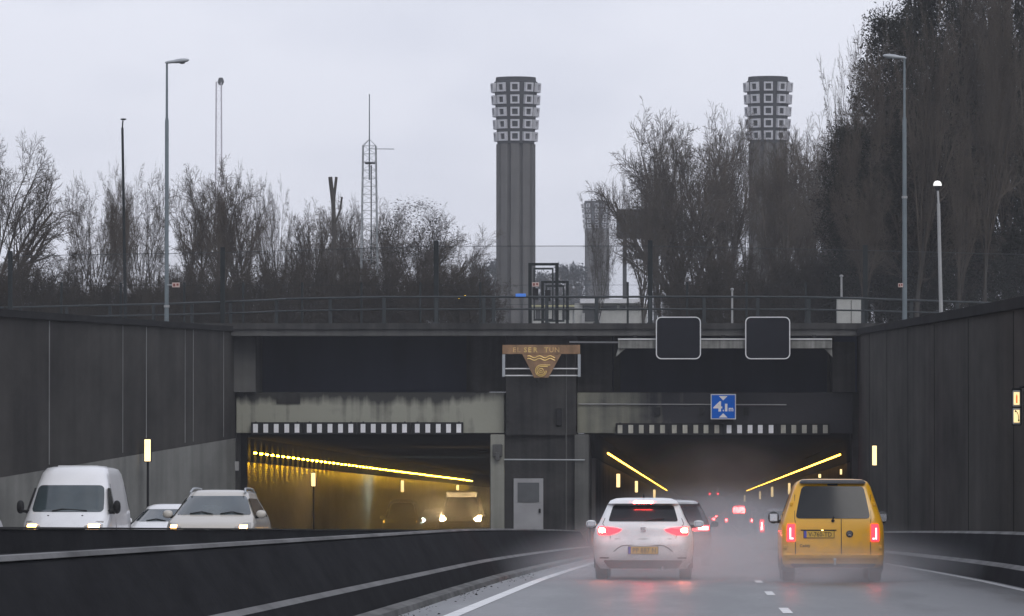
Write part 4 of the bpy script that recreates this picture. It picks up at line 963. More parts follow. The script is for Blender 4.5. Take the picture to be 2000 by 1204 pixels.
# ---------------------------------------------------------------- vehicles
def paint(name, col, rough=0.28, var=0.06):
    """car paint with road film thrown up over the lower body, thinning out upward in uneven patches"""
    m = mat(name, col, rough=rough, coat=0.5, var=var, scale=1.2, spec=0.5)
    nt = m.node_tree; L = nt.links; b = nt.nodes['Principled BSDF']
    src = b.inputs['Base Color'].links[0].from_socket
    tc = nn(nt, 'ShaderNodeTexCoord'); sp = nn(nt, 'ShaderNodeSeparateXYZ'); L.new(tc.outputs['Object'], sp.inputs[0])
    n = nn(nt, 'ShaderNodeTexNoise'); n.inputs['Scale'].default_value = 4.5; n.inputs['Detail'].default_value = 7; L.new(tc.outputs['Object'], n.inputs['Vector'])
    mr = nn(nt, 'ShaderNodeMapRange'); mr.inputs[1].default_value = 1.1; mr.inputs[2].default_value = 0.25; mr.inputs[3].default_value = -0.25; mr.inputs[4].default_value = 0.35; L.new(sp.outputs['Z'], mr.inputs[0])
    ad = nn(nt, 'ShaderNodeMath', operation='ADD'); L.new(n.outputs['Fac'], ad.inputs[0]); L.new(mr.outputs[0], ad.inputs[1])
    m2 = nn(nt, 'ShaderNodeMapRange'); m2.inputs[1].default_value = 0.42; m2.inputs[2].default_value = 0.95; m2.inputs[3].default_value = 0; m2.inputs[4].default_value = 0.42; L.new(ad.outputs[0], m2.inputs[0])
    mx = nn(nt, 'ShaderNodeMix', data_type='RGBA'); L.new(m2.outputs[0], mx.inputs['Factor']); L.new(src, mx.inputs['A']); mx.inputs['B'].default_value = (0.16, 0.15, 0.14, 1)
    L.new(mx.outputs['Result'], b.inputs['Base Color'])
    m3 = nn(nt, 'ShaderNodeMapRange'); m3.inputs[1].default_value = 0; m3.inputs[2].default_value = 0.6; m3.inputs[3].default_value = rough; m3.inputs[4].default_value = 0.75; L.new(m2.outputs[0], m3.inputs[0]); L.new(m3.outputs[0], b.inputs['Roughness'])
    return m
M['p_white'] = paint('white_paint', (0.82, 0.82, 0.83))
M['p_yellow'] = paint('yellow_paint', (0.80, 0.41, 0.010))
M['p_beige'] = paint('champagne_paint', (0.50, 0.47, 0.42))
M['p_dark'] = paint('dark_grey_paint', (0.035, 0.036, 0.042))
M['p_silver'] = paint('silver_paint', (0.42, 0.43, 0.45))
M['p_grey'] = paint('grey_paint', (0.11, 0.115, 0.13))
M['glass'] = mat('car_glass', (0.014, 0.016, 0.019), rough=0.12, var=0.1, spec=0.3)
M['windscreen'] = mat('windscreen_glass', (0.035, 0.05, 0.055), rough=0.10, var=0.4, scale=1.0, coat=0.5)
M['tyre'] = mat('tyre_rubber', (0.016, 0.016, 0.017), rough=0.75, var=0.2)
M['rim'] = mat('alloy_rim', (0.35, 0.36, 0.37), rough=0.35, metal=0.7, var=0.1)
M['trim'] = mat('grey_black_trim', (0.022, 0.022, 0.023), rough=0.55, var=0.25)
M['tail_red'] = mat('lit_tail_lens', (0.45, 0.02, 0.02), rough=0.2, emit=(1.0, 0.02, 0.035), estr=3.0)
M['tail_hot'] = mat('brake_bulb', (0.8, 0.2, 0.1), emit=(1.0, 0.06, 0.06), estr=90.0)
M['tail_soft'] = mat('running_lamp', (0.8, 0.1, 0.1), emit=(1.0, 0.10, 0.10), estr=14.0)
M['tail_white'] = mat('brake_hot_core', (0.9, 0.5, 0.3), emit=(1.0, 0.22, 0.12), estr=160.0)
M['head_amber'] = mat('amber_headlamp', (0.9, 0.7, 0.4), emit=(1.0, 0.47, 0.13), estr=14.0)
M['head_warm'] = mat('warm_headlamp', (0.9, 0.8, 0.6), emit=(1.0, 0.66, 0.30), estr=120.0)
M['head_cool'] = mat('cool_headlamp', (0.9, 0.95, 0.95), emit=(0.80, 1.0, 0.92), estr=90.0)
M['head_dim'] = mat('dim_orange_lamp', (0.8, 0.4, 0.1), emit=(1.0, 0.45, 0.10), estr=6.0)
M['lens'] = mat('clear_lens', (0.38, 0.36, 0.34), rough=0.12, var=0.3, coat=0.5)
M['plate_y'] = mat('yellow_number_plate', (0.66, 0.40, 0.05), rough=0.4, var=0.06)
M['plate_b'] = mat('plate_blue_band', (0.08, 0.08, 0.45), rough=0.4, var=0.05)
M['ink'] = mat('plate_ink_black', (0.05, 0.03, 0.015), rough=0.5, var=0.1)
M['chrome'] = mat('chrome', (0.62, 0.60, 0.62), rough=0.18, metal=0.9, var=0.05)

def lerp_prof(prof, z):
    if z <= prof[0][0]: return prof[0]
    for a, b in zip(prof[:-1], prof[1:]):
        if a[0] <= z <= b[0]:
            u = (z-a[0])/max(1e-6, b[0]-a[0]); return tuple(a[i]+(b[i]-a[i])*u for i in range(len(a)))
    return prof[-1]
class Car:
    """prof rows: z, half width, rear y, front y, rear crown, rear corner, front crown, front corner (y runs forward from the rear bumper)"""
    def __init__(s, name, label, cat, prof, X, Y, paint, facing=1, L=4.3, group=None):
        s.prof = prof; s.L = L
        zg = road_z(Y+L/2*1.0); sl = math.atan(-(road_z(Y+L)-road_z(Y))/L)
        if facing == 1: loc = (X, Y, road_z(Y)); rot = (-sl, 0, 0)
        else: loc = (X, Y+L, road_z(Y+L)); rot = (sl, 0, math.pi)
        s.t = thing(name, label, cat, loc, group, rot); s.paint = paint
        s.body = s.shell()
    def row(s, z): return lerp_prof(s.prof, z)
    def d(s, x, w, crown, r):
        ax = min(abs(x), w); v = crown*(ax/w)**2
        if ax > w-r: v += r*(1-math.sqrt(max(0, 1-((ax-(w-r))/r)**2)))
        return v
    def yr(s, x, z): q = s.row(z); return q[2]+s.d(x, q[1], q[4], q[5])
    def yf(s, x, z): q = s.row(z); return q[3]-s.d(x, q[1], q[6], q[7])
    def shell(s):
        rings = []; nE = 18; nS = 5
        zs = []
        for a, b in zip(s.prof[:-1], s.prof[1:]):
            k = max(1, int((b[0]-a[0])/0.07)); zs += [a[0]+(b[0]-a[0])*i/k for i in range(k)]
        zs.append(s.prof[-1][0])
        for z in zs:
            q = s.row(z); w = q[1]; ring = []
            for i in range(nE+1):
                x = w*math.sin(-math.pi/2+math.pi*i/nE); ring.append((x, s.yr(x, z), z))
            y0 = s.yr(w, z); y1 = s.yf(w, z)
            for i in range(1, nS): ring.append((w, y0+(y1-y0)*i/nS, z))
            for i in range(nE+1):
                x = w*math.sin(math.pi/2-math.pi*i/nE); ring.append((x, s.yf(x, z), z))
            for i in range(1, nS): ring.append((-w, y1+(y0-y1)*i/nS, z))
            rings.append(ring)
        return MB().rings(rings).build('body', M[s.paint], s.t, local=True, smooth=True)
    def skin(s, rows, end, off=0.008, th=0.02, n=16):
        """rows: (z, xl, xr) upward; patch that follows the rear or front surface, with its own thickness"""
        f = (lambda x, z: s.yr(x, z)-off) if end == 'r' else (lambda x, z: s.yf(x, z)+off)
        sg = 1 if end == 'r' else -1
        front = []; back = []
        for z, xl, xr in rows:
            front.append([(xl+(xr-xl)*i/n, f(xl+(xr-xl)*i/n, z), z) for i in range(n+1)])
        m = len(rows); vs = [v for r in front for v in r]; N = len(vs)
        vs += [(v[0], v[1]+sg*th, v[2]) for v in vs[:N]]
        fs = []; w = n+1
        for i in range(m-1):
            for k in range(n): fs.append((i*w+k, i*w+k+1, (i+1)*w+k+1, (i+1)*w+k))
        for i in range(m-1):
            for k in (0, n): fs.append((i*w+k, (i+1)*w+k, N+(i+1)*w+k, N+i*w+k))
        for k in range(n):
            for i in (0, m-1): fs.append((i*w+k, i*w+k+1, N+i*w+k+1, N+i*w+k))
        return MB().add(vs, fs)
    def rr(s, z0, z1, l0, r0, l1, r1, rad=0.05, bow=0.0, n=5):
        rows = []; ts = [(1-math.cos(math.pi/2*i/n))*0 + i/n for i in range(n+1)]
        H = z1-z0; out = []
        for i in range(n): a = math.pi/2*i/n; out.append((rad*(1-math.cos(a)) if False else rad*(i/n)**1.6, rad*(1-math.sqrt(max(0, 1-(1-((i/n)**1.6))**2)))))
        for dz, ins in out: rows.append((z0+dz, ins))
        for u in (0.25, 0.5, 0.75): rows.append((z0+rad+(H-2*rad)*u, 0))
        for dz, ins in out[::-1]: rows.append((z1-dz, ins))
        res = []
        for z, ins in rows:
            u = (z-z0)/H; res.append((z, l0+(l1-l0)*u+ins, r0+(r1-r0)*u-ins))
        return res
    def part(s, name, mb, m, parent=None, smooth=True, label=None):
        o = mb.build(name, M[m], parent or s.t, local=True, smooth=smooth)
        if label: o['label'] = label
        return o
    def side(s, sg, rows, off=0.008, th=0.02, m='glass', name='side_window'):
        """rows: (z, y0, y1)"""
        n = 6; vs = []; fs = []; w = n+1
        for z, y0, y1 in rows:
            for i in range(n+1): vs.append((sg*(s.row(z)[1]+off), y0+(y1-y0)*i/n, z))
        N = len(vs); vs += [(v[0]-sg*th, v[1], v[2]) for v in vs[:N]]; mm = len(rows)
        for i in range(mm-1):
            for k in range(n): fs.append((i*w+k, i*w+k+1, (i+1)*w+k+1, (i+1)*w+k))
        return s.part(name, MB().add(vs, fs), m)
    def wheels(s, ys, r=0.315, tw=0.20, track=None):
        for y in ys:
            for sg in (-1, 1):
                hw = track or s.row(0.4)[1]; x0 = sg*(hw-0.02); 
                mb = MB().lathe([(r*0.60, 0), (r*0.93, 0.0), (r, 0.02), (r, tw-0.02), (r*0.93, tw), (r*0.60, tw)], (min(x0, x0-sg*tw), y, r), 'x', 24)
                wl = s.part('wheel', mb, 'tyre')
                mb = MB().lathe([(r*0.10, 0), (r*0.62, 0), (r*0.62, 0.02), (r*0.10, 0.02)], (x0-0.01 if sg > 0 else x0-0.01, y, r), 'x', 20)
                s.part('rim', mb, 'rim', wl)
                if y < s.L/2+9: 
                    mb = MB(); n = 16
                    mb.rings([[(sg*(hw+e), y+(r+0.06)*math.cos(math.pi*k/n), r+(r+0.06)*math.sin(math.pi*k/n)) for k in range(n+1)]+[(sg*(hw+e), y-(r+0.06), 0.2), (sg*(hw+e), y+(r+0.06), 0.2)] for e in (-0.03, 0.006)])
                    s.part('wheel_arch', mb, 'trim')
    def mirrors(s, y, z, x, w=0.2, h=0.15, m=None, depth=0.12, face='black'):
        for sg in (-1, 1):
            rs = []
            for u, k in ((-0.5, 0.6), (-0.35, 0.92), (0.0, 1.0), (0.35, 0.8), (0.5, 0.45)):
                rs.append([(sg*x+w/2*k*math.cos(a)*1.0, y+u*depth, z+h/2*k*math.copysign(abs(math.sin(a))**0.7, math.sin(a))) for a in [2*math.pi*i/14 for i in range(14)]])
            o = s.part('mirror', MB().rings(rs), m or s.paint)
            b = s.row(z-0.06)[1]
            s.part('mirror_arm', MB().tube((sg*(b-0.03), y, z-h*0.35), (sg*(x-w*0.2), y, z-h*0.3), 0.035, 0.03, 8), 'black', o)
            s.part('mirror_glass', MB().box(sg*x-w*0.36, sg*x+w*0.36, y-depth*0.5-0.012, y-depth*0.5-0.001, z-h*0.32, z+h*0.32, 0.01), face, o)
    def plate(s, end, xc, zc, txt, w=0.52, h=0.11, m='plate_y'):
        y = (s.yr(xc, zc)-0.02) if end == 'r' else (s.yf(xc, zc)+0.02)
        if end == 'r':
            p = s.part('number_plate', MB().box(xc-w/2-0.008, xc+w/2+0.008, y, y+0.03, zc-h/2-0.008, zc+h/2+0.008, 0.004), 'black')
            s.part('plate_face', MB().box(xc-w/2+0.045, xc+w/2, y-0.006, y-0.001, zc-h/2, zc+h/2), m, p)
            s.part('blue_band', MB().box(xc-w/2, xc-w/2+0.043, y-0.006, y-0.001, zc-h/2, zc+h/2), 'plate_b', p)
            if txt: s.part('plate_lettering', text_into(MB(), txt, xc+0.022, y-0.009, zc-h*0.34, h*0.68, width=w*0.78), 'ink', p)
        else:
            s.part('number_plate', MB().box(xc-w/2, xc+w/2, y-0.02, y, zc-h/2, zc+h/2, 0.004), m)
    def strip(s, end, z0, z1, x0, x1, name, m, off=0.012, parent=None, n=12): 
        return s.part(name, s.skin([(z0, x0, x1), ((z0+z1)/2, x0, x1), (z1, x0, x1)], end, off, n=n), m, parent)

def findY(ytop, H, y0=40, y1=400):
    for _ in range(60):
        y = (y0+y1)/2; v = road_z(y)+H+(ytop-705)/F*y      # >0: too near
        if (v > 0): y0 = y
        else: y1 = y
    return y
# ---- white hatchback ahead in our left lane
prof = [(0.19, 0.78, 0.20, 4.12, 0.06, 0.14, 0.15, 0.3), (0.30, 0.86, 0.06, 4.24, 0.08, 0.20, 0.25, 0.4), (0.44, 0.895, 0.0, 4.26, 0.09, 0.24, 0.28, 0.45),
        (0.66, 0.905, 0.005, 4.20, 0.09, 0.24, 0.28, 0.45), (0.72, 0.905, 0.05, 4.0, 0.08, 0.22, 0.22, 0.35), (0.80, 0.90, 0.07, 3.7, 0.08, 0.22, 0.18, 0.3), (0.95, 0.855, 0.085, 3.22, 0.08, 0.20, 0.12, 0.2),
        (1.03, 0.79, 0.14, 3.05, 0.09, 0.18, 0.12, 0.2), (1.34, 0.655, 0.40, 2.38, 0.09, 0.14, 0.10, 0.15), (1.365, 0.635, 0.30, 2.3, 0.08, 0.12, 0.1, 0.15), (1.42, 0.60, 0.34, 2.1, 0.08, 0.12, 0.1, 0.15), (1.462, 0.50, 0.55, 1.9, 0.1, 0.2, 0.1, 0.2), (1.475, 0.35, 0.8, 1.7, 0.1, 0.2, 0.1, 0.2)]
c = Car('hatchback', 'white hatchback with glowing brake lights driving in our left lane', 'car', prof, (1256-1362)/F*77.3, 77.3, 'p_white', 1, 4.26)
c.part('rear_window', c.skin(c.rr(1.045, 1.335, -0.63, 0.63, -0.545, 0.545, 0.04), 'r', 0.012), 'glass')
c.part('windscreen', c.skin(c.rr(1.0, 1.38, -0.66, 0.66, -0.55, 0.55, 0.05), 'f', 0.01), 'glass')
for sg in (-1, 1):
    c.side(sg, [(1.0, 0.75, 2.9), (1.15, 0.8, 2.65), (1.32, 1.0, 2.25)])
    rows = []
    for z, xo, xi in ((0.800, 0.80, 0.60), (0.825, 0.81, 0.52), (0.86, 0.815, 0.43), (0.90, 0.815, 0.385), (0.93, 0.81, 0.50), (0.952, 0.80, 0.72)):
        rows.append((z, min(sg*xo, sg*xi), max(sg*xo, sg*xi)))
    tl = c.part('tail_light', c.skin(rows, 'r', 0.014, n=20), 'tail_red')
    rows = [(z, min(sg*a, sg*b), max(sg*a, sg*b)) for z, a, b in ((0.845, 0.79, 0.69), (0.88, 0.795, 0.68), (0.92, 0.79, 0.70))]
    c.part('brake_bulb', c.skin(rows, 'r', 0.019), 'tail_white', tl)
    c.strip('r', 0.375, 0.40, min(sg*0.62, sg*0.78), max(sg*0.62, sg*0.78), 'reflector', 'tail_red' if False else 'trim')
c.part('brake_light', c.skin([(1.372, -0.17, 0.17), (1.395, -0.17, 0.17), (1.41, -0.165, 0.165)], 'r', 0.012), 'tail_hot')
rows = c.rr(0.20, 0.345, -0.62, 0.62, -0.72, 0.72, 0.03)
c.part('rear_diffuser', c.skin(rows, 'r', 0.012), 'trim')
# pressed recess around the plate: its edge shade drawn as a thin dark line
m = MB(); pts = [(-0.53, 0.50), (-0.46, 0.56), (-0.38, 0.605), (-0.28, 0.615), (0.28, 0.615), (0.38, 0.605), (0.46, 0.56), (0.53, 0.50)]
m.path([(x, c.yr(x, z)+0.0, z) for x, z in pts], 0.008, 5); c.part('crease_line', m, 'trim')
m = MB(); pts = [(-0.86, 0.735), (-0.5, 0.728), (0, 0.726), (0.5, 0.728), (0.86, 0.735)]; m.path([(x, c.yr(x, z)+0.002, z) for x, z in pts], 0.006, 5); c.part('shut_line', m, 'trim')
c.plate('r', 0.0, 0.525, 'PP 887 N', 0.53, 0.125)
m = MB(); y = c.yr(0, 0.9)-0.012
for z0, z1, x0, x1 in ((0.925, 0.94, -0.045, 0.045), (0.895, 0.925, -0.045, -0.025), (0.885, 0.90, -0.04, 0.04), (0.86, 0.885, 0.025, 0.045), (0.855, 0.868, -0.045, 0.045)): m.box(x0, x1, y-0.01, y+0.012, z0, z1, 0.003)
c.part('badge', m, 'chrome')
c.part('wiper', MB().path([(0.02, c.yr(0, 1.06)-0.03, 1.06), (0.38, c.yr(0.38, 1.10)-0.035, 1.095)], 0.012, 6), 'black')
for sg in (-1, 1):
    m = MB(); m.path([(sg*x, c.yr(x, z)+0.001, z) for x, z in ((0.69, 1.10), (0.73, 1.0), (0.70, 0.96))], 0.006, 5); m.path([(sg*x, c.yr(x, z)+0.001, z) for x, z in ((0.60, 0.80), (0.585, 0.735))], 0.006, 5)
    c.part('shut_line', m, 'trim')
    m = MB(); m.path([(sg*(c.row(z)[1]+0.001), 0.95, z) for z in (0.45, 0.6, 0.8, 0.95)], 0.006, 5); m.path([(sg*(c.row(z)[1]+0.001), 2.0, z) for z in (0.3, 0.6, 0.95, 1.2)], 0.006, 5); c.part('door_seam', m, 'trim')
m = MB().tube((0.35, 0.05, 0.21), (0.35, -0.02, 0.205), 0.03, n=10); c.part('exhaust_pipe', m, 'steel' if False else 'chrome')
c.part('roof_aerial', MB().tube((0, 0.95, 1.46), (0, 0.80, 1.55), 0.02, 0.006, 8), 'black')
c.mirrors(2.75, 1.0, 1.0, 0.20, 0.14, None, 0.12, 'mirror')
c.wheels((0.72, 3.35), 0.315, 0.215)
CARS = [c]

# ---- yellow van
prof = [(0.24, 0.82, 0.16, 4.2, 0.03, 0.08, 0.1, 0.2), (0.30, 0.87, 0.03, 4.35, 0.04, 0.12, 0.2, 0.3), (0.46, 0.893, -0.02, 4.4, 0.045, 0.14, 0.25, 0.35), (0.49, 0.893, 0.05, 4.4, 0.03, 0.10, 0.25, 0.35), (0.80, 0.895, 0.06, 4.3, 0.03, 0.11, 0.2, 0.3), (0.98, 0.885, 0.07, 3.9, 0.03, 0.11, 0.15, 0.25),
        (1.10, 0.85, 0.085, 3.4, 0.035, 0.11, 0.12, 0.2), (1.66, 0.665, 0.24, 2.55, 0.04, 0.10, 0.1, 0.15), (1.74, 0.615, 0.28, 2.4, 0.04, 0.10, 0.1, 0.15), (1.785, 0.53, 0.40, 2.2, 0.06, 0.15, 0.1, 0.2), (1.795, 0.38, 0.6, 2.0, 0.06, 0.15, 0.1, 0.2)]
c = Car('van', 'yellow van with dark rear window and lit tail lights driving in our right lane', 'van', prof, (1626-1362)/F*75.2, 75.2, 'p_yellow', 1, 4.4)
c.part('rear_window', c.skin(c.rr(1.10, 1.665, -0.655, 0.655, -0.54, 0.54, 0.07), 'r', 0.012), 'glass')
c.part('roof_spoiler', c.skin([(1.71, -0.56, 0.56), (1.73, -0.58, 0.58), (1.775, -0.54, 0.54)], 'r', 0.09, 0.12), 'trim')
c.strip('r', 1.672, 1.705, -0.09, 0.09, 'high_brake_lamp', 'trim', 0.014)
c.part('windscreen', c.skin(c.rr(1.12, 1.66, -0.72, 0.72, -0.58, 0.58, 0.05), 'f', 0.01), 'glass')
for sg in (-1, 1):
    c.side(sg, [(1.12, 2.3, 3.2), (1.35, 2.3, 2.9), (1.6, 2.3, 2.55)])
    xo, xi = 0.80, 0.665
    rows = [(z, min(sg*a, sg*b), max(sg*a, sg*b)) for z, a, b in ((0.70, xo, xi), (0.80, xo+0.005, xi), (0.92, xo, xi), (1.0, xo-0.01, xi))]
    tl = c.part('tail_light', c.skin(rows, 'r', 0.014), 'tail_red')
    a, b = (0.765, 0.74) if sg > 0 else (0.755, 0.73)
    rows = [(z, min(sg*a, sg*b), max(sg*a, sg*b)) for z in (0.735, 0.84, 0.935)]
    c.part('lamp_bar', c.skin(rows, 'r', 0.019, n=3), 'tail_soft', tl)
    rows = [(z, min(sg*0.69, sg*0.728), max(sg*0.69, sg*0.728)) for z in (0.735, 0.748, 0.762)]
    c.part('lamp_foot', c.skin(rows, 'r', 0.019, n=3), 'tail_soft', tl)
m = MB(); m.path([(0.145, c.yr(0.145, z)-0.001, z) for z in (0.48, 0.7, 0.9, 1.09)], 0.007, 5); c.part('door_seam', m, 'trim')
c.strip('r', 0.905, 0.945, -0.56, 0.06, 'handle_strip', 'p_yellow', 0.03)
c.strip('r', 0.885, 0.903, -0.56, 0.06, 'handle_recess', 'trim', 0.012)
c.plate('r', -0.245, 0.822, 'V-760-TD', 0.52, 0.115)
y = c.yr(-0.245, 0.89)-0.03
c.part('plate_lamp', MB().box(-0.20, -0.17, y, y+0.012, 0.889, 0.897), 'head_amber')
m = MB(); y = c.yr(0.29, 0.83); m.lathe([(0.062, 0.0), (0.062, -0.014), (0.05, -0.018)], (0.29, y, 0.83), 'y', 24); c.part('round_badge', m, 'trim')
bd = c.t.children[-1]; m = MB(); yy = y-0.021
m.path([(0.268, yy, 0.868), (0.29, yy, 0.84), (0.312, yy, 0.868)], 0.005, 5); m.path([(0.255, yy, 0.85), (0.273, yy, 0.797), (0.29, yy, 0.832), (0.307, yy, 0.797), (0.325, yy, 0.85)], 0.005, 5)
c.part('badge_letters', m, 'chrome', bd)
c.part('wiper_pivot', MB().lathe([(0.03, 0.0), (0.025, -0.04)], (0.0, c.yr(0, 1.06), 1.06), 'y', 12).tube((0, c.yr(0, 1.06)-0.035, 1.06), (0.01, c.yr(0, 1.12)-0.03, 1.13), 0.012), 'black')
c.part('door_lettering', text_into(MB(), 'Caddy', -0.49, c.yr(-0.49, 0.62)-0.006, 0.60, 0.05), 'trim')
c.part('bumper_step', c.skin([(0.40, -0.78, 0.78), (0.43, -0.80, 0.80), (0.462, -0.80, 0.80)], 'r', 0.03, 0.05), 'p_yellow')
c.part('bumper_foot', c.skin(c.rr(0.245, 0.31, -0.70, 0.70, -0.75, 0.75, 0.02), 'r', 0.012), 'trim')
m = MB(); m.tube((0.03, 0.06, 0.30), (0.03, -0.10, 0.31), 0.02); m.tube((0.03, -0.10, 0.30), (0.03, -0.10, 0.37), 0.017)
m.lathe([(0.005, -0.03), (0.022, -0.018), (0.028, 0.0), (0.022, 0.018), (0.005, 0.028)], (0.03, -0.10, 0.385), n=12); c.part('tow_ball', m, 'rim_white')
for sg in (-1, 1):
    m = MB(); m.path([(sg*x, c.yr(x, z)+0.001, z) for x, z in ((0.64, 1.70), (0.66, 1.5), (0.665, 1.1), (0.655, 1.02))], 0.006, 5); m.path([(sg*x, c.yr(x, z)+0.001, z) for x, z in ((0.655, 0.69), (0.655, 0.47))], 0.006, 5)
    c.part('door_seam', m, 'trim')
    for z in (0.6, 1.35): c.part('hinge', MB().box(min(sg*0.80, sg*0.86) if z < 1 else min(sg*0.70, sg*0.75), max(sg*0.80, sg*0.86) if z < 1 else max(sg*0.70, sg*0.75), c.yr(0.80 if z < 1 else 0.70, z)-0.015, c.yr(0.80 if z < 1 else 0.70, z)+0.02, z-0.03, z+0.03, 0.006), 'p_yellow')
c.mirrors(2.95, 1.12, 0.985, 0.20, 0.22, 'trim', 0.14, 'mirror')
c.wheels((0.85, 3.5), 0.32, 0.21)
for sg in (-1, 1):
    c.part('mud_flap', MB().box(sg*0.77-0.1, sg*0.77+0.1, 0.42, 0.44, 0.16, 0.40), 'trim')
CARS.append(c)

# ---- generic estate / SUV seen from behind or ahead
def suv_prof(W, H, L, hood=0.95):
    w = W/2
    return [(0.22, w*0.88, 0.15, L-0.15, 0.06, 0.12, 0.15, 0.3), (0.38, w*0.98, 0.0, L, 0.08, 0.2, 0.25, 0.4), (0.62, w, 0.0, L, 0.08, 0.2, 0.25, 0.4), (0.70, w, 0.05, L-0.04, 0.08, 0.2, 0.25, 0.4),
            (hood-0.10, w*0.985, 0.07, L-0.18, 0.08, 0.2, 0.22, 0.32), (hood, w*0.965, 0.09, L-0.40, 0.08, 0.18, 0.16, 0.26), (hood+0.12, w*0.92, 0.12, L-1.10, 0.08, 0.16, 0.12, 0.2), (H-0.16, w*0.70, 0.48, L-1.85, 0.08, 0.14, 0.12, 0.18),
            (H-0.07, w*0.655, 0.36, L-2.05, 0.08, 0.14, 0.1, 0.15), (H-0.015, w*0.53, 0.6, L-2.3, 0.08, 0.18, 0.1, 0.2), (H, w*0.36, 0.9, L-2.6, 0.08, 0.18, 0.1, 0.2)]
def side_glass(c, z0, z1, L):
    for sg in (-1, 1): c.side(sg, [(z0, 0.6, L-1.35), ((z0+z1)/2, 0.75, L-1.65), (z1, 0.95, L-1.95)])
def rear_car(name, label, cat, px, Y, W, H, L, pt, lamps, extra=None, hood=0.95, roof=None, group=None, hot='tail_hot'):
    c = Car(name, label, cat, suv_prof(W, H, L, hood), (px-1362)/F*Y, Y, pt, 1, L, group)
    w = W/2
    c.part('rear_window', c.skin(c.rr(hood+0.13, H-0.15, -w*0.78, w*0.78, -w*0.6, w*0.6, 0.05), 'r', 0.012), 'glass')
    c.part('windscreen', c.skin(c.rr(hood+0.14, H-0.17, -w*0.8, w*0.8, -w*0.6, w*0.6, 0.05), 'f', 0.01), 'glass')
    side_glass(c, hood+0.12, H-0.18, L)
    z0, z1, xi, xo = lamps
    for sg in (-1, 1):
        tl = c.part('tail_light', c.skin([(z, min(sg*xi, sg*xo), max(sg*xi, sg*xo)) for z in (z0, (z0+z1)/2, z1)], 'r', 0.014), 'tail_red')
        zc = (z0+z1)/2; xm = xi+(xo-xi)*0.35; hz = (z1-z0)*0.3
        c.part('lamp_bar', c.skin([(z, min(sg*xm, sg*(xo-0.03)), max(sg*xm, sg*(xo-0.03))) for z in (zc-hz, zc, zc+hz)], 'r', 0.019), hot, tl)
    c.part('bumper_foot', c.skin(c.rr(0.24, 0.38, -w*0.75, w*0.75, -w*0.8, w*0.8, 0.03), 'r', 0.012), 'trim')
    c.plate('r', 0, 0.52, None)
    c.mirrors(L-1.65, hood+0.08, w+0.08, 0.2, 0.15)
    c.wheels((0.8, L-0.9), 0.33, 0.22)
    if roof:
        c.part('roof_spoiler', c.skin([(H-0.10, -w*0.62, w*0.62), (H-0.06, -w*0.62, w*0.62), (H-0.015, -w*0.52, w*0.52)], 'r', 0.10, 0.12), roof)
        m = MB(); rs = []
        for y in (0.45, 0.8, 1.4, L-2.2): rs.append([(x, y+(0.06*(x/w)**2), H-0.02+0.028-0.05*(x/(w*0.6))**2-(0.05 if y < 0.5 else 0)) for x in [w*0.6*(-1+2*i/8) for i in range(9)]]+[(x, y+0.06*(x/w)**2, H-0.085) for x in [w*0.6*(1-2*i/8) for i in range(9)]])
        c.part('roof_panel', m.rings(rs), roof)
    return c
c7 = rear_car('estate_car', 'dark estate car with silver roof and red tail lamp half hidden behind the white hatchback', 'car', 1318, 105.0, 1.80, 1.62, 4.4, 'p_dark', (0.86, 1.0, 0.42, 0.84), roof='p_silver')
c7.part('brake_light', c7.skin([(1.56, -0.15, 0.15), (1.575, -0.15, 0.15), (1.59, -0.15, 0.15)], 'r', 0.012), 'tail_red')
c9 = rear_car('grey_car', 'dark grey car with a tall red tail lamp, half hidden left of the yellow van', 'car', 1530, 150.0, 1.84, 1.70, 4.7, 'p_grey', (0.84, 1.30, 0.66, 0.83), roof='p_silver')
cv = rear_car('dark_van', 'dim dark van far in the right tube with a wide bright red brake light', 'van', 1443, 250.0, 1.8, 1.95, 4.6, 'p_dark', (0.9, 1.15, 0.62, 0.82), hood=1.0)
cv.part('brake_light', cv.skin([(1.45, -0.34, 0.34), (1.60, -0.34, 0.34), (1.80, -0.32, 0.32)], 'r', 0.06), 'tail_hot')
rear_car('small_car', 'tiny distant car with two red dots for lamps, left of the wide red brake light', 'car', 1409, 420.0, 1.75, 1.5, 4.0, 'p_dark', (0.85, 1.1, 0.35, 0.62))
rear_car('small_car', 'tiny distant car whose red lamp shows just right of the silver roofed estate car', 'car', 1374, 300.0, 1.75, 1.5, 4.0, 'p_dark', (0.9, 1.1, 0.5, 0.8))

# ---- oncoming traffic
def front_common(c, w, hood, H, head, lens='lens', bulb='head_amber'):
    z0, z1, xi, xo = head
    for sg in (-1, 1):
        rows = [(z0, sg*(xi+0.10), sg*xo), ((z0*0.6+z1*0.4), sg*xi, sg*xo), (z1, sg*(xo-0.13), sg*xo)]
        hl = c.part('headlight', c.skin([(z, min(a, b), max(a, b)) for z, a, b in rows], 'f', 0.014), lens)
        zc = z0*0.6+z1*0.4
        c.part('headlight_bulb', c.skin([(z, min(sg*(xi+0.10), sg*(xo-0.06)), max(sg*(xi+0.10), sg*(xo-0.06))) for z in (zc-0.045, zc, zc+0.045)], 'f', 0.02), bulb, hl)
    c.strip('f', 0.34, 0.56, -w*0.62, w*0.62, 'grille', 'black', 0.012)
    c.plate('f', 0, 0.44, None)
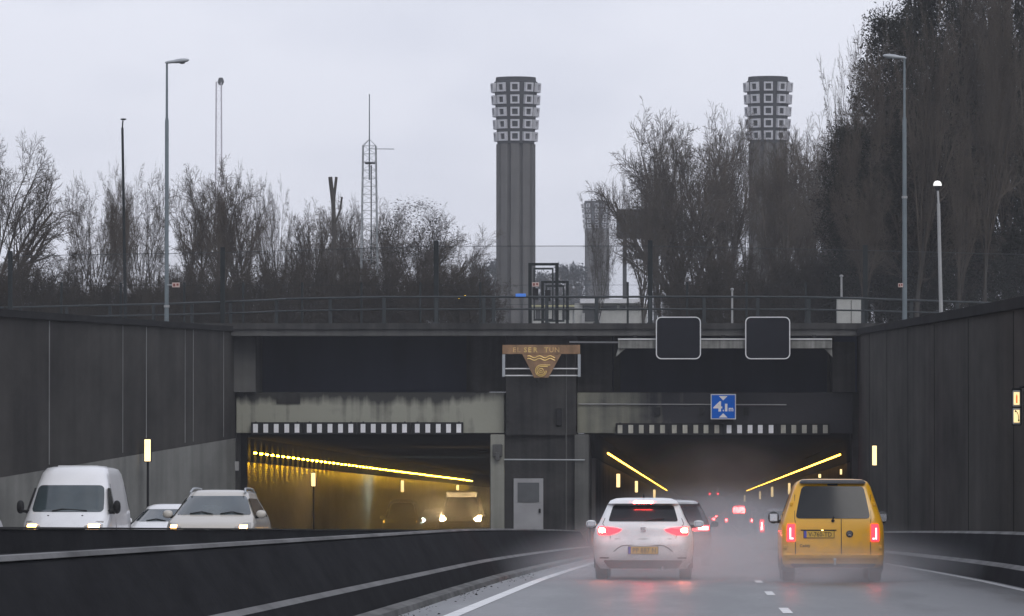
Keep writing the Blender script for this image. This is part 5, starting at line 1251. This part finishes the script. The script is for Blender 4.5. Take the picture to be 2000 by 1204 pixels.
# white high roof van
w = 0.945
prof = [(0.22, 0.86, 0.1, 4.7, 0.03, 0.08, 0.15, 0.3), (0.40, 0.93, 0.0, 4.80, 0.03, 0.1, 0.25, 0.4), (0.70, w, 0.0, 4.80, 0.03, 0.1, 0.25, 0.4), (0.90, w, 0.0, 4.66, 0.03, 0.1, 0.24, 0.38), (1.00, 0.94, 0.0, 4.50, 0.03, 0.1, 0.22, 0.34), (1.22, 0.925, 0.02, 3.98, 0.03, 0.1, 0.20, 0.24),
        (1.30, 0.915, 0.02, 3.85, 0.03, 0.1, 0.20, 0.22), (1.86, 0.80, 0.05, 3.25, 0.03, 0.1, 0.16, 0.20), (2.14, 0.725, 0.08, 3.02, 0.03, 0.1, 0.16, 0.22), (2.25, 0.66, 0.12, 2.80, 0.03, 0.12, 0.16, 0.25), (2.285, 0.55, 0.2, 2.55, 0.04, 0.15, 0.16, 0.25), (2.295, 0.38, 0.4, 2.3, 0.04, 0.15, 0.16, 0.25)]
c = Car('van', 'white high roof delivery van coming towards us along the left retaining wall', 'van', prof, (112-1362)/F*94, 94, 'p_white', -1, 4.8)
c.part('windscreen', c.skin(c.rr(1.26, 1.86, -0.81, 0.81, -0.735, 0.735, 0.10), 'f', 0.012), 'windscreen')
c.part('rear_door_window', c.skin(c.rr(1.3, 1.9, -0.6, 0.6, -0.55, 0.55, 0.05), 'r', 0.01), 'glass')
for sg in (-1, 1):
    c.side(sg, [(1.22, 2.75, 3.75), (1.5, 2.75, 3.5), (1.80, 2.75, 3.2)])
    for y in (0.2, 2.65): c.part('door_seam', MB().path([(sg*(c.row(z)[1]+0.002), y, z) for z in (0.4, 0.9, 1.4, 1.9)], 0.008, 5), 'trim')
    c.part('side_moulding', MB().box(min(sg*0.94, sg*0.96), max(sg*0.94, sg*0.96), 0.9, 3.3, 0.60, 0.72, 0.01), 'trim')
front_common(c, w, 1.2, 2.29, (0.86, 1.06, 0.48, 0.86))
c.strip('f', 0.865, 0.90, -0.52, 0.52, 'bonnet_gap', 'black', 0.012)
c.part('wiper', MB().path([(-0.45, c.yf(-0.45, 1.29)+0.03, 1.29), (0.1, c.yf(0.1, 1.33)+0.03, 1.325), (0.33, c.yf(0.33, 1.28)+0.03, 1.28)], 0.013, 6), 'black')
for x in (-0.38, 0.38): c.part('washer_jet', MB().box(x-0.02, x+0.02, c.yf(x, 1.18), c.yf(x, 1.18)+0.03, 1.17, 1.19, 0.005), 'black')
c.part('roof_ridge', MB().box(-0.45, 0.45, 0.6, 2.2, 2.288, 2.31, 0.008), 'p_white')
c.mirrors(3.55, 1.37, 1.08, 0.17, 0.30, 'black', 0.16, 'pane'); c.wheels((0.95, 3.85), 0.33, 0.22)
van_bulbs = c
# champagne SUV
def front_suv(name, label, px, Y, W, H, L, pt, hood, bulb, rails=False, group=None, head=None, ws='windscreen', cat='car'):
    c = Car(name, label, cat, suv_prof(W, H, L, hood), (px-(1376 if px < 700 else 1365)+0.0)/F*Y, Y, pt, -1, L, group); w = W/2
    c.part('windscreen', c.skin(c.rr(hood+0.15, H-0.13, -w*0.86, w*0.86, -w*0.66, w*0.66, 0.05), 'f', 0.012), ws)
    c.part('rear_window', c.skin(c.rr(hood+0.15, H-0.17, -w*0.75, w*0.75, -w*0.6, w*0.6, 0.05), 'r', 0.01), 'glass')
    side_glass(c, hood+0.12, H-0.18, L)
    front_common(c, w, hood, H, head or (hood-0.24, hood-0.02, w*0.60, w*0.93), ('lens' if bulb not in ('head_warm', 'head_cool') else bulb), bulb)
    for xa, xb in ((-0.62, -0.15), (0.0, 0.48)):
        c.part('wiper', MB().path([(xa, c.yf(xa, hood+0.16)+0.03, hood+0.16), ((xa+xb)/2, c.yf((xa+xb)/2, hood+0.2)+0.03, hood+0.21), (xb, c.yf(xb, hood+0.17)+0.03, hood+0.17)], 0.012, 6), 'black')
    m = MB(); m.path([(x, c.yf(x, hood-0.16)+0.004, hood-0.16) for x in [-w*0.55+w*1.1*i/8 for i in range(9)]], 0.008, 5); c.part('bonnet_gap', m, 'trim')
    if rails:
        for sg in (-1, 1):
            xr = sg*w*0.60; c.part('roof_rail', MB().path([(xr*1.05, 0.7, H-0.06), (xr, 0.85, H+0.02), (xr, 1.6, H+0.03), (xr, L-2.3, H+0.02), (xr*1.06, L-2.05, H-0.07)], 0.022, 8), 'lamp_head')
    c.mirrors(L-1.45, hood+0.16, w+0.06, 0.21, 0.17, pt); c.wheels((0.85, L-0.9), 0.34, 0.22)
    return c
c = front_suv('suv', 'champagne coloured SUV with roof rails and glowing headlights coming out of the left tube', 414, 86.3, 1.80, 1.70, 4.6, 'p_beige', 1.03, 'head_amber', True, head=(0.86, 1.02, 0.54, 0.84))
y = c.yf(0, 0.86)+0.012
c.part('badge', MB().path([(-0.06, y, 0.85), (0, y, 0.885), (0.06, y, 0.85)], 0.010, 5), 'chrome')
front_suv('sedan', 'white car partly hidden behind the champagne SUV', 322, 102, 1.78, 1.50, 4.4, 'p_white', 0.92, 'lens')
front_suv('sedan', 'white car almost wholly outside the left picture edge, only a white tip of it showing', -196, 60.5, 1.78, 1.50, 4.4, 'p_white', 0.92, 'lens')
front_suv('dark_van', 'dark van with dim orange side lights in the left tube, below the second emergency sign', 782, 206, 1.75, 2.12, 4.7, 'p_dark', 1.08, 'head_dim', head=(0.98, 1.16, 0.68, 0.86), ws='glass', cat='van')
front_suv('dark_car', 'dark car with one dazzling greenish white headlight in the left tube', 849, 225, 1.75, 1.75, 4.2, 'p_dark', 1.06, 'head_cool', head=(0.98, 1.18, 0.42, 0.74), ws='glass')
c = front_suv('pale_roof_van', 'van with a pale roof and dazzling warm headlights leaving the left tube beside the pier', 900, 189, 1.92, 2.36, 5.2, 'p_grey', 1.22, 'head_warm', head=(1.12, 1.36, 0.62, 0.90), ws='glass', cat='van')
c.part('roof_box', MB().box(-0.68, 0.68, 0.5, c.L-1.75, 2.18, 2.44, 0.05), 'p_silver')

# spray thrown up by the wheels, the mist in the tunnel mouth, and vapour added for lamp halos
def spray(name, loc, size, dens, seed, col=(0.86, 0.87, 0.90), floor=0.0):
    mb = MB(); n = 20; rs = []
    for i in range(1, 10):
        a = math.pi*i/10; rs.append([(math.sin(a)*math.cos(2*math.pi*k/n), math.sin(a)*math.sin(2*math.pi*k/n), -math.cos(a)) for k in range(n)])
    o = mb.rings(rs).build(name, M['asphalt'], None, local=True)
    m = bpy.data.materials.new(name+'_vapour'); m.use_nodes = True; nt = m.node_tree; nt.nodes.clear(); L = nt.links
    out = nn(nt, 'ShaderNodeOutputMaterial'); pv = nn(nt, 'ShaderNodeVolumePrincipled')
    pv.inputs['Color'].default_value = (*col, 1); pv.inputs['Anisotropy'].default_value = 0.25
    tc = nn(nt, 'ShaderNodeTexCoord'); ln = nn(nt, 'ShaderNodeVectorMath', operation='LENGTH'); L.new(tc.outputs['Object'], ln.inputs[0])
    mr = nn(nt, 'ShaderNodeMapRange'); mr.interpolation_type = 'SMOOTHSTEP'
    for i, v in ((1, 0.15), (2, 0.97), (3, 1.0), (4, 0.0)): mr.inputs[i].default_value = v
    L.new(ln.outputs['Value'], mr.inputs[0])
    mp = nn(nt, 'ShaderNodeMapping'); mp.inputs['Location'].default_value = (seed, seed*2.3, 0); L.new(tc.outputs['Object'], mp.inputs[0])
    no = nn(nt, 'ShaderNodeTexNoise'); no.inputs['Scale'].default_value = 2.6; no.inputs['Detail'].default_value = 3; L.new(mp.outputs[0], no.inputs['Vector'])
    m2 = nn(nt, 'ShaderNodeMapRange')
    for i, v in ((1, 0.3), (2, 0.7), (3, 0.35), (4, 1.5)): m2.inputs[i].default_value = v
    L.new(no.outputs['Fac'], m2.inputs[0])
    a = nn(nt, 'ShaderNodeMath', operation='MULTIPLY'); L.new(mr.outputs[0], a.inputs[0]); L.new(m2.outputs[0], a.inputs[1])
    b = nn(nt, 'ShaderNodeMath', operation='MULTIPLY'); L.new(a.outputs[0], b.inputs[0]); b.inputs[1].default_value = dens
    L.new(b.outputs[0], pv.inputs['Density']); L.new(pv.outputs[0], out.inputs['Volume'])
    o.data.materials.clear(); o.data.materials.append(m)
    o.location = loc; o.scale = size; o.rotation_euler = (-math.atan(0.0365), 0, 0)
    o['kind'] = 'stuff'; o['label'] = 'pale spray, mist and added lamp halo vapour hanging over the wet road'; return o
spray('spray', (0.8, 80, road_z(80)+0.2), (5.3, 12, 1.1), 0.16, 1.0)
spray('spray', (2.4, 75.3, road_z(75.3)+0.1), (1.8, 4.2, 0.65), 0.45, 3.0)
spray('spray', (0.9, 112, road_z(112)+0.7), (4.7, 30, 1.7), 0.055, 5.0)
spray('spray', (1.0, 175, road_z(175)+1.9), (4.5, 55, 3.6), 0.024, 7.0)
spray('spray', (-0.98, 77.6, road_z(77.6)+0.35), (2.1, 4.0, 0.95), 0.16, 4.0)  # extra spray round the hatchback, added to catch the red brake glow
spray('spray', (-10.4, 187.2, road_z(187)+1.1), (2.3, 2.2, 1.2), 0.30, 11.0)  # dense vapour added to give the warm headlights a halo
spray('spray', (-13.4, 222.8, road_z(223)+1.0), (2.2, 2.2, 1.1), 0.30, 12.0)  # dense vapour added as a halo for the greenish headlight
spray('spray', (-11.5, 188, road_z(188)+1.0), (5.0, 36, 2.6), 0.045, 9.0)  # left tube mist, added so the headlights glow in it

# ---------------------------------------------------------------- air, sky, light, camera
hz = MB().box(-620, 620, -70, 1210, -50, 45).build('haze', M['asphalt'], None); hz['kind'] = 'stuff'
m = bpy.data.materials.new('haze_air'); m.use_nodes = True; nt = m.node_tree; nt.nodes.clear()
out = nn(nt, 'ShaderNodeOutputMaterial'); pv = nn(nt, 'ShaderNodeVolumePrincipled'); pv.inputs['Color'].default_value = (0.86, 0.88, 0.93, 1); pv.inputs['Density'].default_value = 0.00034
nt.links.new(pv.outputs[0], out.inputs['Volume']); hz.data.materials.clear(); hz.data.materials.append(m)

w = bpy.data.worlds.new('World'); scene.world = w; w.use_nodes = True; nt = w.node_tree; nt.nodes.clear(); L = nt.links
out = nn(nt, 'ShaderNodeOutputWorld'); bg = nn(nt, 'ShaderNodeBackground'); sky = nn(nt, 'ShaderNodeTexSky', sky_type='NISHITA')
sky.sun_disc = False; sky.sun_elevation = R(40); sky.sun_rotation = R(160); sky.air_density = 1.0; sky.dust_density = 4.0; sky.ozone_density = 2.0
hs = nn(nt, 'ShaderNodeHueSaturation'); hs.inputs['Saturation'].default_value = 0.12; L.new(sky.outputs[0], hs.inputs['Color'])
tc = nn(nt, 'ShaderNodeTexCoord'); mp = nn(nt, 'ShaderNodeMapping'); mp.inputs['Scale'].default_value = (1, 1, 2.2); L.new(tc.outputs['Generated'], mp.inputs[0])
no = nn(nt, 'ShaderNodeTexNoise'); no.inputs['Scale'].default_value = 6.5; no.inputs['Detail'].default_value = 5; no.inputs['Roughness'].default_value = 0.45; L.new(mp.outputs[0], no.inputs['Vector'])
cr = nn(nt, 'ShaderNodeValToRGB'); e = cr.color_ramp.elements; e[0].position = 0.36; e[1].position = 0.64
e[0].color = (4.6, 4.95, 6.1, 1); e[1].color = (7.0, 7.2, 8.1, 1); L.new(no.outputs['Fac'], cr.inputs['Fac'])
mx = nn(nt, 'ShaderNodeMix', data_type='RGBA'); mx.inputs['Factor'].default_value = 0.85
L.new(hs.outputs[0], mx.inputs['A']); L.new(cr.outputs[0], mx.inputs['B']); L.new(mx.outputs['Result'], bg.inputs['Color']); bg.inputs['Strength'].default_value = 0.088
L.new(bg.outputs[0], out.inputs['Surface'])
sl = bpy.data.lights.new('sun', 'SUN'); sl.energy = 0.5; sl.angle = R(30); sl.color = (1.0, 0.97, 0.93)
so = bpy.data.objects.new('sun', sl); COL.objects.link(so); so.rotation_euler = Euler((R(50), 0, R(-160+180)), 'XYZ'); so.location = (0, 0, 60)

cam = bpy.data.cameras.new('camera'); co = bpy.data.objects.new('camera', cam); COL.objects.link(co)
cam.sensor_width = 36; cam.lens = F/2000*36; cam.clip_start = 0.5; cam.clip_end = 5000
co.rotation_euler = (math.pi/2+PITCH, 0, YAW); scene.camera = co
scene.render.engine = 'CYCLES'
cy = scene.cycles
cy.use_denoising = True
try: cy.denoiser = 'OPENIMAGEDENOISE'
except Exception: pass
cy.max_bounces = 6; cy.diffuse_bounces = 3; cy.glossy_bounces = 3; cy.transparent_max_bounces = 12; cy.volume_bounces = 2
cy.volume_step_rate = 2.0; cy.volume_max_steps = 64
cy.sample_clamp_indirect = 4.0
scene.view_settings.view_transform = 'Standard'; scene.view_settings.look = 'None'; scene.view_settings.exposure = 0.60; scene.view_settings.gamma = 1.0
